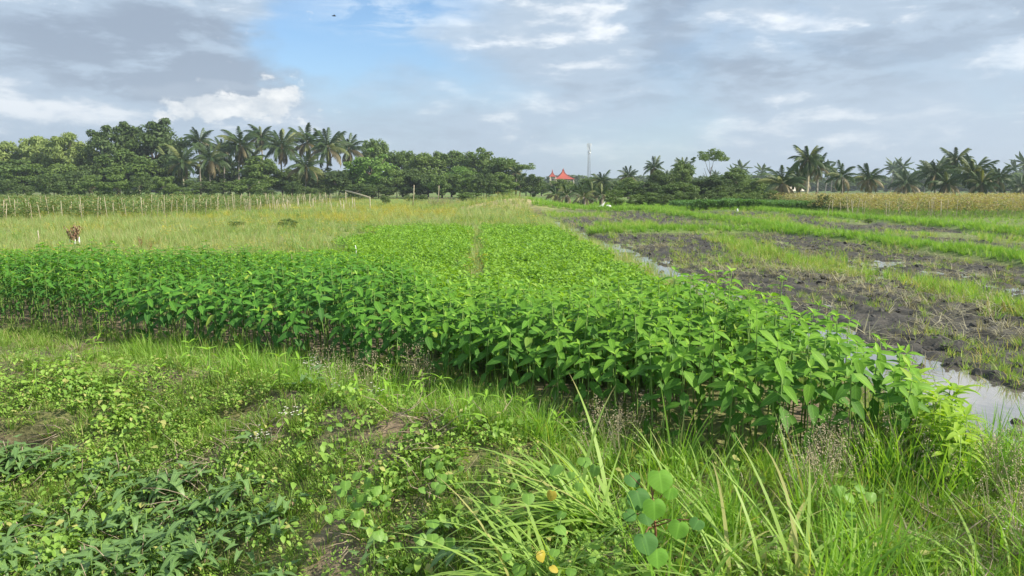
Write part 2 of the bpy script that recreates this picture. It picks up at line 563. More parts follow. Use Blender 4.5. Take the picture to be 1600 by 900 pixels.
M['roof_brown'] = plain('brown_roof_tile', (0.36, 0.16, 0.09), 0.7, (0.26, 0.11, 0.06), 0.6)
M['wall_cream'] = plain('cream_plaster', (0.62, 0.56, 0.47), 0.8, (0.50, 0.44, 0.36), 0.8)
M['dark_open'] = plain('dark_window', (0.05, 0.055, 0.06), 0.3)
M['steel'] = plain('grey_steel', (0.30, 0.32, 0.34), 0.5, (0.34, 0.36, 0.38), 1, metal=0.3)
M['dark_wood'] = plain('dark_wood', (0.14, 0.10, 0.07), 0.8)
M['bird'] = plain('dark_feather', (0.03, 0.03, 0.035), 0.7)
M['flower'] = plain('white_petal', (0.72, 0.72, 0.66), 0.7, (0.55, 0.54, 0.45), 50)
M['seed'] = plain('seed_head', (0.50, 0.44, 0.30), 0.8, (0.36, 0.28, 0.18), 40)
M['redflower'] = plain('red_petal', (0.55, 0.06, 0.03), 0.7)


# ground: base colours per spot stored on the mesh, grain and relief by nodes
def ground_mat():
    m, n = new_mat('ground_soil')
    pos = n.new('ShaderNodeNewGeometry').outputs['Position']
    at_ = n.new('ShaderNodeAttribute', attribute_name='tint')
    mud = n.new('ShaderNodeAttribute', attribute_name='mud').outputs['Fac']
    f1 = n.noise(pos, 1.1, 6, 0.6)
    f2 = n.noise(pos, 14.0, 6, 0.65)
    c = n.mix(1.0, at_.outputs['Color'], n.mix(n.ss(f1, 0.3, 0.7), (0.72, 0.74, 0.70), (1.22, 1.16, 1.1)), 'MULTIPLY')
    c = n.mix(1.0, c, n.mix(n.ss(f2, 0.3, 0.7), (0.62, 0.62, 0.62), (1.38, 1.36, 1.3)), 'MULTIPLY')
    b = n.new('ShaderNodeBsdfPrincipled')
    n.put(b.inputs['Base Color'], c)
    n.put(b.inputs['Roughness'], n.m('MULTIPLY_ADD', n.m('MULTIPLY', mud, n.ss(f1, 0.35, 0.65)), -0.25, 0.92))
    b.inputs['Specular IOR Level'].default_value = 0.3
    bp = n.new('ShaderNodeBump')
    bp.inputs['Strength'].default_value = 0.9
    bp.inputs['Distance'].default_value = 0.035
    n.l.new(n.m('ADD', n.noise(pos, 9.0, 8, 0.65), n.m('MULTIPLY', n.noise(pos, 40.0, 4), 0.4)), bp.inputs['Height'])
    n.l.new(bp.outputs[0], b.inputs['Normal'])
    o = n.new('ShaderNodeOutputMaterial')
    n.l.new(b.outputs[0], o.inputs[0])
    return m


def water_mat():
    m, n = new_mat('muddy_water')
    pos = n.new('ShaderNodeNewGeometry').outputs['Position']
    b = n.new('ShaderNodeBsdfPrincipled')
    n.put(b.inputs['Base Color'], n.mix(n.ss(n.noise(pos, 3, 4), 0.4, 0.6), (0.16, 0.145, 0.12), (0.20, 0.18, 0.15)))
    b.inputs['Roughness'].default_value = 0.06
    b.inputs['Specular IOR Level'].default_value = 1.0
    b.inputs['IOR'].default_value = 1.5
    b.inputs['Coat Weight'].default_value = 0.7
    b.inputs['Coat Roughness'].default_value = 0.03
    bp = n.new('ShaderNodeBump')
    bp.inputs['Strength'].default_value = 0.12
    bp.inputs['Distance'].default_value = 0.01
    n.l.new(n.noise(n.vmul(pos, (1, 0.6, 1)), 12.0, 4), bp.inputs['Height'])
    n.l.new(bp.outputs[0], b.inputs['Normal'])
    o = n.new('ShaderNodeOutputMaterial')
    n.l.new(b.outputs[0], o.inputs[0])
    return m


# ------------------------------------------------------------------ crop polygons
FRONT = [P(-120, 512), P(0, 520), P(300, 556), P(480, 582), P(640, 606), P(820, 655), P(1000, 712), P(1150, 748), P(1300, 765), P(1460, 735)]
FX, FY = [p[0] for p in FRONT], [p[1] for p in FRONT]
BACK = [(-10.5, 15.4), (-8.1, 15.0), (-5.0, 14.8), (-2.6, 13.8), (-1.3, 12.4), (-0.3, 9.3), (1.0, 8.3), (2.4, 8.3), (3.3, 8.6)]
BX, BY = [p[0] for p in BACK], [p[1] for p in BACK]


def tall_w(x, y):
    return (y > np.interp(x, FX, FY)) & (y < np.interp(x, BX, BY)) & (x < 3.25) & (x > -10.5)


def tall_h(x, y):
    h = np.interp(x, [-9, -5, -1.5, 0.5, 2.2, 3.2], [0.88, 0.88, 0.93, 1.02, 1.12, 0.95])
    edge = np.clip((y - np.interp(x, FX, FY)) / 0.7, 0, 1)
    back = np.clip((np.interp(x, BX, BY) - y) / 1.3, 0, 1)
    redge = np.clip((3.45 - x) / 0.7, 0, 1)
    return h * (0.74 + 0.26 * edge) * (0.80 + 0.20 * back) * (0.72 + 0.28 * redge)


def low_w(x, y):
    lx = np.interp(y, [8, 13, 19, 21, 34], [-2.5, -9.5, -8.5, -4.2, -4.4]) + 0.5 * np.sin(y * 0.9)
    w = (x > lx) & (x < 3.5) & (y > np.interp(x, BX, BY) - 0.9) & (y < 35.5 + 0.5 * np.sin(x * 2))
    gap = (np.abs(x + 0.02 + 0.06 * np.sin(y)) < 0.20) & (y > 14.5)
    return w & ~gap


# ------------------------------------------------------------------ ground sheet
def build_ground():
    a0, a1 = -44, 44
    azf = np.linspace(a0, a1, 470)
    azs = np.concatenate([np.linspace(-180, -46, 40), azf, np.linspace(46, 180, 40)[:-1]])
    rr = np.concatenate([[0.25, 0.8, 1.4], np.geomspace(2.0, 45, 400), np.geomspace(46, 4200, 90)])
    A, Rr = np.meshgrid(np.radians(azs), rr)
    X, Y = Rr * np.sin(A), Rr * np.cos(A)
    Z = gz(X.ravel(), Y.ravel()).reshape(X.shape)
    nr, na = X.shape
    v = np.stack([X.ravel(), Y.ravel(), Z.ravel()], 1)
    v = np.vstack([v, [[0, 0, gzs(0, 0)]]])
    i = np.arange(nr - 1)[:, None] * na
    j = np.arange(na)[None, :]
    j2 = (j + 1) % na
    f = np.stack([(i + j).ravel(), (i + j2).ravel(), (i + na + j2).ravel(), (i + na + j).ravel()], 1)[:, ::-1]
    me = np_mesh('ground', v, f, ground_mat(), True)
    x, y = v[:, 0], v[:, 1]
    r = np.hypot(x, y)
    soil = np.array([0.19, 0.155, 0.115])
    t = np.tile(soil, (len(v), 1))

    def mixin(w, c):
        nonlocal t
        w = np.clip(w, 0, 1)[:, None]
        t = t * (1 - w) + np.array(c) * w
    big = fbm(x * 0.05, y * 0.05, 3, 55)
    mixin(sst(r, 12, 30), (0.15, 0.20, 0.065))
    mixin(sst(y, 12, 25) * (x < 4), (0.22, 0.26, 0.095))
    mixin(sst(r, 70, 110), (0.13, 0.22, 0.05))
    mixin(sst(r, 90, 160) * sst(big, 0.5, 0.6), (0.17, 0.20, 0.08))
    mixin((y < 9) * (x < 4.2) * sst(fbm(x * 1.3, y * 1.3, 3, 61), 0.35, 0.55), (0.19, 0.20, 0.085))
    mixin(low_w(x, y).astype(float) * 0.6, (0.10, 0.14, 0.045))
    mixin(hollow(x, y) * 0.9, (0.095, 0.074, 0.055))
    mw = mud_w(x, y)
    mixin(mw, (0.058, 0.056, 0.052))
    hi = sst(v[:, 2], -0.04, 0.07)
    mixin(mw * hi * 0.5, (0.108, 0.104, 0.094))
    mixin(np.clip(bund_w(x, y) * 1.3, 0, 1), (0.13, 0.22, 0.05))
    mixin(np.exp(-((x - 3.3) / 4.2) ** 2 - ((y - 66) / 4.0) ** 2) * 1.6, (0.42, 0.36, 0.21))
    mixin(band(x, 4.0, 4.95, 0.1) * (y < 62) * (y > 2), (0.085, 0.075, 0.06))
    ca = me.color_attributes.new('tint', 'FLOAT_COLOR', 'POINT')
    ca.data.foreach_set('color', np.hstack([t, np.ones((len(t), 1))]).astype(np.float32).ravel())
    ma = me.attributes.new('mud', 'FLOAT', 'POINT')
    ma.data.foreach_set('value', mw.astype(np.float32))
    # centre cap
    o = link('ground', me)
    tag(o, 'open farmland soil running from the foreground bank to the tree line', 'ground', kind='structure')


build_ground()
wm = MB()
wv = [(4.0, 2.0, -0.070), (23.5, 2.0, -0.070), (23.5, 62.0, -0.070), (4.0, 62.0, -0.070)]
wm.add(wv, [[0, 1, 2, 3]])
tag(link('water', wm.mesh('water', water_mat())), 'muddy water in the furrow and puddles of the ploughed field', 'water', kind='structure')


# ------------------------------------------------------------------ leaf and blade shapes
def leaf_geo(L, Wd, droop=0.6, fold=0.25, n=5, prof='lance', up=0.0, petiole=0.0):
    """leaf from the origin along +Y; returns verts, faces, uvs"""
    vs, uvs, fs = [], [], []
    ang = up
    y, z = petiole * math.cos(ang), petiole * math.sin(ang)
    for i in range(n + 1):
        t = i / n
        if prof == 'lance': w = math.sin(PI * min(1, t ** 0.75)) ** 0.9
        elif prof == 'ovate': w = math.sin(PI * t ** 0.62) ** 0.8
        elif prof == 'blade': w = min(1, t * 8 + 0.5) * (1 - t ** 2.5)
        else: w = 1 - t
        w = max(w, 0.03 if 0 < i else 0.06) * Wd / 2
        if i == n: w = 0.002 * Wd
        lift = fold * w
        for s in (-1, 0, 1):
            vs.append((s * w, y - (lift * math.sin(ang) if s else 0), z + (lift * math.cos(ang) if s else 0)))
            uvs.append((s * 1.0, t))
        ang -= droop / n
        y += L / n * math.cos(ang)
        z += L / n * math.sin(ang)
    for i in range(n):
        a = i * 3
        fs += [[a, a + 1, a + 4, a + 3], [a + 1, a + 2, a + 5, a + 4]]
    return vs, fs, uvs


def arrow_geo(L, droop=0.5):
    o = [(0, 0), (0.30, -0.22), (0.20, 0.18), (0.17, 0.45), (0.09, 0.78), (0, 1.0)]
    vs, uvs = [], []
    for k, (x, y) in enumerate(o):
        z = -droop * 0.25 * y * y * L
        vs.append((0, max(y, 0) * L, z)); uvs.append((0, max(y, 0)))
        if x:
            for s in (-1, 1):
                vs.append((s * x * L, y * L, z + 0.10 * x * L)); uvs.append((s, y))
    # index: 0 base; 1 mid(lobe) 2,3 lobe; 4 mid 5,6; 7 mid 8,9; 10 mid 11,12; 13 tip
    fs = [[0, 5, 2], [0, 3, 6], [0, 4, 5], [0, 6, 4], [4, 7, 8, 5], [4, 6, 9, 7], [7, 10, 11, 8], [7, 9, 12, 10], [10, 13, 11], [10, 12, 13]]
    return vs, fs, uvs


def heart_geo(Rd, roundness=0.0, cup=0.15, n=16):
    """heart / nearly round leaf; stalk joins at origin, tip along +Y"""
    vs, uvs, fs = [(0, 0, 0)], [(0, 0.1)], []
    for ring in (0.55, 1.0):
        for k in range(n):
            a = 2 * PI * k / n - PI / 2
            rr = Rd * ring * (0.80 + 0.20 * math.sin(a))
            notch = math.exp(-((a + PI / 2) / 0.45) ** 2) + math.exp(-((a - 1.5 * PI) / 0.45) ** 2)
            rr *= 1 - (0.72 - 0.35 * roundness) * notch * 0.9
            if abs(a - PI / 2) < 0.25: rr *= 1.18 - 0.1 * roundness
            x, y = rr * math.cos(a) * (1.0 + 0.1 * roundness), rr * math.sin(a) + Rd * 0.28 * ring
            vs.append((x, y, cup * Rd * (-(ring ** 2)) + 0.06 * Rd * math.sin(3 * a + Rd * 90) * ring + 0.12 * abs(x)))
            uvs.append((x / Rd, (y / Rd + 0.4) / 1.8))
    for k in range(n):
        k2 = (k + 1) % n
        fs.append([0, 1 + k, 1 + k2])
        fs.append([1 + k, 1 + n + k, 1 + n + k2, 1 + k2])
    return vs, fs, uvs


def blade(mb, base, L, w, az_, lean, curl, n=4, mi=0):
    """grass blade; starts leaning from the vertical by lean and bends over by curl"""
    b = Vector(base)
    d = Vector((math.cos(az_), math.sin(az_), 0))
    side = Vector((-math.sin(az_), math.cos(az_), 0))
    th = lean
    pts = []
    p = b.copy()
    for i in range(n + 1):
        pts.append(p.copy())
        th += curl / n
        p = p + (Vector((0, 0, 1)) * math.cos(th) + d * math.sin(th)) * (L / n)
    vs, fs, uv = [], [], []
    for i, q in enumerate(pts):
        t = i / n
        ww = w / 2 * (1 - t ** 1.8) + 0.0004
        vs += [q - side * ww, q + side * ww]
        uv += [(-1, t), (1, t)]
    for i in range(n):
        fs.append([2 * i, 2 * i + 1, 2 * i + 3, 2 * i + 2])
    mb.add(vs, fs, uv, None, mi)


def tmpl(name, mesh):
    return bpy.data.objects.new(name, mesh)     # a source shape for scattering, not placed in the scene itself


def rot(az_=0.0, tilt=0.0, roll=0.0, loc=(0, 0, 0), s=1.0):
    return Matrix.Translation(loc) @ Matrix.Rotation(az_, 4, 'Z') @ Matrix.Rotation(tilt, 4, 'X') @ Matrix.Rotation(roll, 4, 'Y') @ Matrix.Scale(s, 4)


# ------------------------------------------------------------------ scattering
def scatter(name, pts, temps, label, cat, smin=0.8, smax=1.2, tilt=0.12, scale=None, kind='stuff', rz=None):
    n = len(pts)
    me = bpy.data.meshes.new(name)
    me.vertices.add(n)
    me.vertices.foreach_set('co', np.asarray(pts, dtype=np.float32).ravel())
    rotv = np.stack([RNG.normal(0, tilt, n), RNG.normal(0, tilt, n), RNG.uniform(0, 2 * PI, n) if rz is None else rz], 1)
    s = RNG.uniform(smin, smax, n) * (1 if scale is None else scale)
    a = me.attributes.new('rot', 'FLOAT_VECTOR', 'POINT')
    a.data.foreach_set('vector', rotv.astype(np.float32).ravel())
    a = me.attributes.new('scl', 'FLOAT', 'POINT')
    a.data.foreach_set('value', s.astype(np.float32))
    a = me.attributes.new('pick', 'INT', 'POINT')
    a.data.foreach_set('value', RNG.integers(0, len(temps), n).astype(np.int32))
    o = link(name, me)
    g = bpy.data.node_groups.new(name + '_scatter', 'GeometryNodeTree')
    g.interface.new_socket('Geometry', in_out='INPUT', socket_type='NodeSocketGeometry')
    g.interface.new_socket('Geometry', in_out='OUTPUT', socket_type='NodeSocketGeometry')
    N, Lk = g.nodes, g.links
    gi, go = N.new('NodeGroupInput'), N.new('NodeGroupOutput')
    ip = N.new('GeometryNodeInstanceOnPoints')
    jn = N.new('GeometryNodeJoinGeometry')
    for t in temps:
        oi = N.new('GeometryNodeObjectInfo')
        oi.inputs['Object'].default_value = t
        oi.inputs['As Instance'].default_value = True
        Lk.new(oi.outputs['Geometry'], jn.inputs[0])
    Lk.new(gi.outputs[0], ip.inputs['Points'])
    Lk.new(jn.outputs[0], ip.inputs['Instance'])
    ip.inputs['Pick Instance'].default_value = True

    def attr(nm, ty):
        q = N.new('GeometryNodeInputNamedAttribute')
        q.data_type = ty
        q.inputs['Name'].default_value = nm
        return q.outputs['Attribute']
    er = N.new('FunctionNodeEulerToRotation')
    Lk.new(attr('rot', 'FLOAT_VECTOR'), er.inputs[0])
    Lk.new(er.outputs[0], ip.inputs['Rotation'])
    Lk.new(attr('scl', 'FLOAT'), ip.inputs['Scale'])
    Lk.new(attr('pick', 'INT'), ip.inputs['Instance Index'])
    Lk.new(ip.outputs[0], go.inputs[0])
    md = o.modifiers.new('scatter', 'NODES')
    md.node_group = g
    tag(o, label, cat, kind=kind)
    return o


def sample(n, x0, x1, y0, y1, wfun, near=None, zoff=0.0):
    """random spots in a box kept with probability wfun; near = distance below which density is full (thins as 1/r beyond)"""
    x, y = RNG.uniform(x0, x1, n), RNG.uniform(y0, y1, n)
    w = wfun(x, y).astype(float)
    if near:
        w = w * np.minimum(1, near / np.hypot(x, y))
    px, _ = proj(x, y, 0)
    w = w * ((px > -180) & (px < 1780))
    k = RNG.random(n) < w
    x, y = x[k], y[k]
    return np.stack([x, y, gz(x, y) + zoff], 1)


# grass tufts -------------------------------------------------------
def tuft(name, mat, nb, h, w, spread, lean=0.25, curl=0.9, seed=0, n=4):
    rd = random.Random(seed)
    mb = MB()
    for i in range(nb):
        a = rd.uniform(0, 2 * PI)
        q = rd.uniform(0, spread)
        b = (q * math.cos(a), q * math.sin(a), -0.01)
        blade(mb, b, h * rd.uniform(0.55, 1.15), w * rd.uniform(0.7, 1.2), a + rd.uniform(-0.8, 0.8), rd.uniform(0, lean), rd.uniform(0.1, curl), n)
    return tmpl(name, mb.mesh(name, mat))


T = {}
T['short'] = [tuft('short_tuft', M['grass'], 26, 0.14, 0.006, 0.07, 0.5, 1.0, i, 3) for i in range(4)]
T['mid'] = [tuft('mid_tuft', M['grass_fresh'], 22, 0.34, 0.008, 0.08, 0.35, 1.0, i + 10) for i in range(4)]
T['mid2'] = [tuft('mid_tuft_dull', M['grass'], 22, 0.32, 0.007, 0.09, 0.4, 1.1, i + 20) for i in range(4)]
T['tall'] = [tuft('tall_tuft', M['grass_fresh'], 16, 0.55, 0.011, 0.09, 0.35, 1.3, i + 30, 5) for i in range(4)]
T['pale'] = [tuft('pale_tuft', M['grass_pale'], 26, 0.50, 0.012, 0.16, 0.4, 0.9, i + 40, 3) for i in range(4)]
T['yellow'] = [tuft('yellow_tuft', M['grass_yellow'], 22, 0.42, 0.016, 0.16, 0.5, 0.9, i + 50, 3) for i in range(3)]
T['paddy'] = [tuft('paddy_tuft', M['grass_fresh'], 22, 0.34, 0.012, 0.07, 0.3, 0.8, i + 60, 3) for i in range(3)]
T['paddy_dull'] = [tuft('paddy_tuft_dull', M['grass_paddy'], 14, 0.30, 0.011, 0.09, 0.45, 0.9, i + 80, 3) for i in range(3)]
T['olive'] = [tuft('olive_tuft', M['grass_olive'], 22, 0.34, 0.011, 0.12, 0.45, 1.0, i + 95, 3) for i in range(4)]
T['stub'] = [tuft('sparse_tuft', M['grass_paddy'], 7, 0.17, 0.007, 0.10, 0.6, 0.8, i + 90, 3) for i in range(4)]
T['strawup'] = [tuft('stubble_tuft', M['straw'], 9, 0.20, 0.007, 0.05, 0.6, 0.9, i + 70, 2) for i in range(3)]


def straw_flat(seed):
    rd = random.Random(seed)
    mb = MB()
    for i in range(12):
        a = rd.uniform(0, 2 * PI)
        blade(mb, (rd.uniform(-0.15, 0.15), rd.uniform(-0.15, 0.15), rd.uniform(0.0, 0.03)), rd.uniform(0.12, 0.35), 0.008, a, rd.uniform(1.2, 1.5), rd.uniform(-0.1, 0.5), 3)
    return tmpl('lying_straw', mb.mesh('lying_straw', M['straw']))


T['straw'] = [straw_flat(i) for i in range(4)]


def sprig(name, mat, nl, L, Wd, h, spread, seed, prof='ovate', stem=True):
    """small leafy sprig"""
    rd = random.Random(seed)
    mb = MB()
    for i in range(nl):
        a = rd.uniform(0, 2 * PI)
        q = spread * math.sqrt(rd.random())
        z = h * (0.35 + 0.65 * rd.random())
        l = L * rd.uniform(0.7, 1.2)
        vs, fs, uv = leaf_geo(l, Wd * l / L, rd.uniform(0.2, 0.9), 0.3, 3, prof)
        mb.add(vs, fs, uv, rot(a, rd.uniform(-0.5, 0.5), rd.uniform(-0.4, 0.4), (q * math.cos(a), q * math.sin(a), z)))
    if stem:
        for i in range(3):
            a = rd.uniform(0, 2 * PI)
            blade(mb, (0, 0, 0), h * 0.95, 0.004, a, 0.1, 0.7, 3, 1)
    return tmpl(name, mb.mesh(name, [mat, M['crop_stem']]))


T['creeper'] = [sprig('creeper_sprig', M['creeper'], 26, 0.030, 0.020, 0.09, 0.11, i) for i in range(4)]
T['moss'] = [sprig('low_mat_sprig', M['creeper'], 44, 0.016, 0.010, 0.05, 0.12, i + 55, 'lance') for i in range(3)]
T['creeper_big'] = [sprig('creeper_sprig_big', M['creeper'], 14, 0.055, 0.036, 0.14, 0.12, i + 5) for i in range(4)]
T['lowcrop'] = [sprig('low_crop_sprig', M['lowcrop'], 20, 0.085, 0.052, 0.34, 0.14, i + 9) for i in range(5)]
T['yweed'] = [sprig('yellow_weed_sprig', M['grass_yellow'], 26, 0.05, 0.025, 0.45, 0.20, i + 15) for i in range(3)]
T['vine'] = [sprig('vine_sprig', M['vine'], 34, 0.13, 0.09, 1.15, 0.34, i + 19) for i in range(4)]
T['vine_yel'] = [sprig('ripe_vine_sprig', M['vine_yel'], 34, 0.13, 0.08, 1.25, 0.34, i + 25) for i in range(4)]
T['row'] = [sprig('row_crop_sprig', M['cornleaf'], 26, 0.22, 0.08, 0.8, 0.3, i + 29, 'lance') for i in range(3)]


# ------------------------------------------------------------------ the tall leafy crop
leaf_meshes = []
top_meshes = []
for k, (L, Wd, dr, fo) in enumerate([(0.150, 0.062, 0.28, 0.30), (0.162, 0.063, 0.42, 0.26), (0.138, 0.060, 0.20, 0.34), (0.155, 0.056, 0.55, 0.30)]):
    mb = MB()
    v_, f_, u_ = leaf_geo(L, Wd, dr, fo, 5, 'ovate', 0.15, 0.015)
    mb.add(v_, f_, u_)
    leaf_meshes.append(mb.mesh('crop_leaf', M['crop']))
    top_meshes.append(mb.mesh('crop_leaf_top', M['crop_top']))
small_leaves = []
for k, (L, Wd, dr) in enumerate([(0.07, 0.026, 0.5), (0.055, 0.02, 0.2)]):
    mb = MB()
    v_, f_, u_ = leaf_geo(L, Wd, dr, 0.4, 4, 'ovate')
    mb.add(v_, f_, u_)
    small_leaves.append(mb.mesh('crop_leaf_small', M['crop_young']))


def plant_recipe(seed, h=1.0):
    """stem points and list of (mesh, matrix) for the leaves of one plant of height h"""
    rd = random.Random(seed)
    bx, by = rd.uniform(-0.06, 0.06), rd.uniform(-0.06, 0.06)

    def c(t): return Vector((bx * t * t, by * t * t, h * t))
    lst = []
    a = rd.uniform(0, PI)
    levels = [0.30, 0.44, 0.57, 0.69, 0.80, 0.885, 0.95, 1.0]
    for i, t in enumerate(levels):
        s = (0.72, 0.85, 0.95, 1.0, 1.0, 0.98, 0.85, 0.62)[i] * rd.uniform(0.85, 1.12)
        tilt0 = (-0.75, -0.62, -0.5, -0.42, -0.38, -0.32, -0.15, 0.15)[i]
        for side in (0, 1):
            if i < 3 and rd.random() < (0.3 if seed % 2 else 0.85 - 0.15 * i): continue
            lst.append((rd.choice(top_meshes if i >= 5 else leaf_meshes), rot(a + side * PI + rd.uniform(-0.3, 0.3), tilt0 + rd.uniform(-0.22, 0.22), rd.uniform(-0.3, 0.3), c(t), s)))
        a += PI / 2 + rd.uniform(-0.25, 0.25)
    for k in range(2):
        lst.append((rd.choice(small_leaves), rot(a + k * 2.1, rd.uniform(0.45, 1.0), 0, c(1.0), rd.uniform(0.8, 1.2))))
    return [c(t) for t in (0, 0.35, 0.7, 1.0)], lst


protos = []
for sd_ in range(8):
    hh = 1.0
    pts_, lst = plant_recipe(sd_, hh)
    sb = MB()
    sb.tube(pts_, [0.0075, 0.0065, 0.005, 0.003], 4)
    stem_me = sb.mesh('crop_stem', M['crop_stem'])
    full = MB()
    full.tube(pts_, [0.0075, 0.0065, 0.005, 0.003], 4, 2, False)
    for me_, mt in lst:
        mi = 0 if me_ in leaf_meshes else (1 if me_ in small_leaves else 3)
        uvl = me_.uv_layers[0].data
        uvv = {}
        for lp in me_.loops: uvv[lp.vertex_index] = tuple(uvl[lp.index].uv)
        full.add([v.co for v in me_.vertices], [list(p.vertices) for p in me_.polygons], [uvv[i] for i in range(len(me_.vertices))], mt, mi)
    protos.append((stem_me, lst, tmpl('crop_plant_shape', full.mesh('crop_plant_shape', [M['crop'], M['crop_young'], M['crop_stem'], M['crop_top']]))))

# planting positions: jittered grid
gx, gy = np.meshgrid(np.arange(-10.5, 3.3, 0.20), np.arange(4.7, 16.0, 0.20))
gx = (gx + RNG.uniform(-0.07, 0.07, gx.shape)).ravel()
gy = (gy + RNG.uniform(-0.07, 0.07, gy.shape)).ravel()
k_ = tall_w(gx, gy)
gx, gy = gx[k_], gy[k_]
hh_ = tall_h(gx, gy) * RNG.uniform(0.78, 1.12, len(gx)) * (0.80 + 0.40 * fbm(gx * 0.9, gy * 0.9, 3, 211))
dist_front = gy - np.interp(gx, FX, FY)
pxs, pys = proj(gx, gy, hh_)
order = np.argsort(np.hypot(gx, gy) + 1.6 * dist_front + (np.abs(pxs - 800) > 830) * 50)
near_set = order[:290]
far_set = order[290:]


def crop_plant(x, y, h, label, group='tall leafy plants of the dense crop block', out=0.3):
    pr = protos[random.randrange(len(protos))]
    e = empty('crop_plant', (x, y, gzs(x, y) - 0.01), random.uniform(0, 2 * PI), label, 'crop plant', group)
    s = max(h, 0.35)
    # leaf pairs at the open edge of the block turn outwards to the light
    ex = (Matrix.Rotation(-e.rotation_euler.z, 3, 'Z') @ Matrix.Rotation(out, 3, 'X') @ Matrix.Rotation(e.rotation_euler.z, 3, 'Z')).to_quaternion()
    link('stem', pr[0], e, Matrix.Diagonal((1, 1, s, 1)))
    ls = 1.12
    for me_, mt in pr[1]:
        loc, rq, sc = mt.decompose()
        loc.z *= s
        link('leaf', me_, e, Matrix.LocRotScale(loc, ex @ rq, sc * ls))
    return e


ZONES = [(-400, 'at the left edge of the photo'), (90, 'above the bare bank edge on the left'), (230, 'above the first grass left of the seedlings'), (360, 'where the grass belt starts'),
         (470, 'left of the white flower heads'), (540, 'right of the white flower heads'), (620, 'above the narrow-leaved seedlings'), (700, 'left above the long-bladed clump'),
         (790, 'above the tips of the long-bladed clump'), (880, 'straight behind the long-bladed clump'), (970, 'straight behind the round-leaved plant'), (1060, 'over the dark hollow of bare stems'),
         (1140, 'right of the dark hollow of bare stems'), (1220, 'behind the brown seeding grass'), (1300, 'left of the crop corner'), (1370, 'at the right crop corner beside the yellow-green plants')]
for i in near_set:
    x, y = float(gx[i]), float(gy[i])
    q = float(proj(x, y, 0.3)[0])
    zl = [t for z_, t in ZONES if q >= z_][-1] if q > -400 else ZONES[0][1]
    d_ = float(dist_front[i])
    row = ('front-row' if d_ < 0.22 else 'second-row' if d_ < 0.42 else 'third-row' if d_ < 0.62 else 'fourth-row' if d_ < 0.84 else 'fifth-row' if d_ < 1.1 else 'inner') + ' leafy plant'
    hd = 'tall ' if hh_[i] > 0.92 else ('short ' if hh_[i] < 0.6 else '')
    crop_plant(x, y, float(hh_[i]), hd + row + ' ' + zl, out=0.55 - 0.35 * min(1, d_ / 1.0))
fp = np.stack([gx[far_set], gy[far_set], gz(gx[far_set], gy[far_set]) - 0.01], 1)
scatter('tall_crop', fp, [p[2] for p in protos], 'dense dark green leafy crop behind the front plants', 'crop', 1, 1, 0.05, np.maximum(hh_[far_set] * 1.02, 0.82))

# ------------------------------------------------------------------ the low bright crop
pts = sample(30000, -10, 3.9, 7, 36.2, lambda x, y: low_w(x, y) * 0.75, 12)
sc_ = np.interp(pts[:, 1], [8, 11, 16, 40], [1.35, 1.1, 0.95, 0.95]) * (0.75 + 0.45 * fbm(pts[:, 0] * 1.6, pts[:, 1] * 0.9, 3, 91))
scatter('low_crop', pts, T['lowcrop'], 'low bright green bean-like crop behind the tall plants', 'crop', 0.8, 1.15, 0.25, sc_)

# ------------------------------------------------------------------ grasses and weeds
def fore(x, y): return ((y < np.interp(x, FX, FY) + 0.25) & (x < 4.25)) * (1 - 0.96 * sst(hollow(x, y), 0.25, 0.55))


def scr(x, y):
    return proj(x, y, gz(x, y))


def w_belt(x, y):       # upright grass just in front of the crop
    px, py = scr(x, y)
    d = np.interp(x, FX, FY) - y
    w = fore(x, y) * (1 - sst(d, 0.5 + 0.6 * (px > 450), 1.5)) * band(px, 180, 1500, 90) * (1 - 0.5 * sst(px, 850, 1000))
    return w * (0.35 + 0.65 * sst(fbm(x * 1.5, y * 1.5, 3, 71), 0.35, 0.55))


def w_right(x, y):
    px, py = scr(x, y)
    return fore(x, y) * sst(px, 950, 1120) * (1 - 0.55 * band(px, 960, 1250, 60) * band(py, 650, 760, 30))


pts = sample(3800, -4, 4.3, 4.5, 9.5, w_belt)
scatter('belt_grass', pts, T['mid'] + T['mid2'], 'upright green grass growing along the front of the crop', 'grass', 0.6, 1.15, 0.2)
pts = sample(5200, -8, 3.4, 5, 13, lambda x, y: tall_w(x, y) * (y < np.interp(x, FX, FY) + 0.7) * 0.5)
scatter('crop_undergrowth', pts, T['short'] + T['mid2'] + T['creeper_big'], 'grass and weeds under the front stems of the crop', 'undergrowth', 0.5, 1.0, 0.3)
pts = sample(1900, -0.5, 4.3, 3.0, 6.2, lambda x, y: w_right(x, y) * 0.45)
scatter('bank_grass', pts, T['mid'] + T['mid2'] + T['mid2'], 'thick green grass on the right foreground bank', 'grass', 0.35, 0.95, 0.35, 0.5 + 0.8 * fbm(pts[:, 0] * 1.5, pts[:, 1] * 1.5, 2, 181))
pts = sample(260, 0.3, 4.2, 3.0, 5.2, lambda x, y: w_right(x, y) * (0.25 + sst(fbm(x, y, 2, 33), 0.4, 0.6)))
scatter('tall_bank_grass', pts, T['tall'], 'long arching grass blades in the bottom right corner', 'grass', 0.7, 1.2, 0.25)
pts = sample(13000, -6.5, 4.25, 3.0, 11, lambda x, y: fore(x, y) * (0.35 + 0.75 * sst(fbm(x * 1.2, y * 1.2, 3, 73), 0.4, 0.6)) * 0.85)
scatter('short_grass', pts, T['short'], 'short dull grass covering the foreground bank', 'grass', 0.6, 1.2, 0.3)


def w_creep(x, y):
    px, py = scr(x, y)
    w = fore(x, y) * (1 - sst(px, 850, 1050)) * sst(py, 545, 640)
    bare = 0.25 + 0.75 * sst(fbm(x * 1.1 + 5, y * 1.6, 3, 83), 0.32, 0.42)
    return w * bare * (1 - 0.75 * band(px, 400, 570, 40) * band(py, 760, 940, 30))


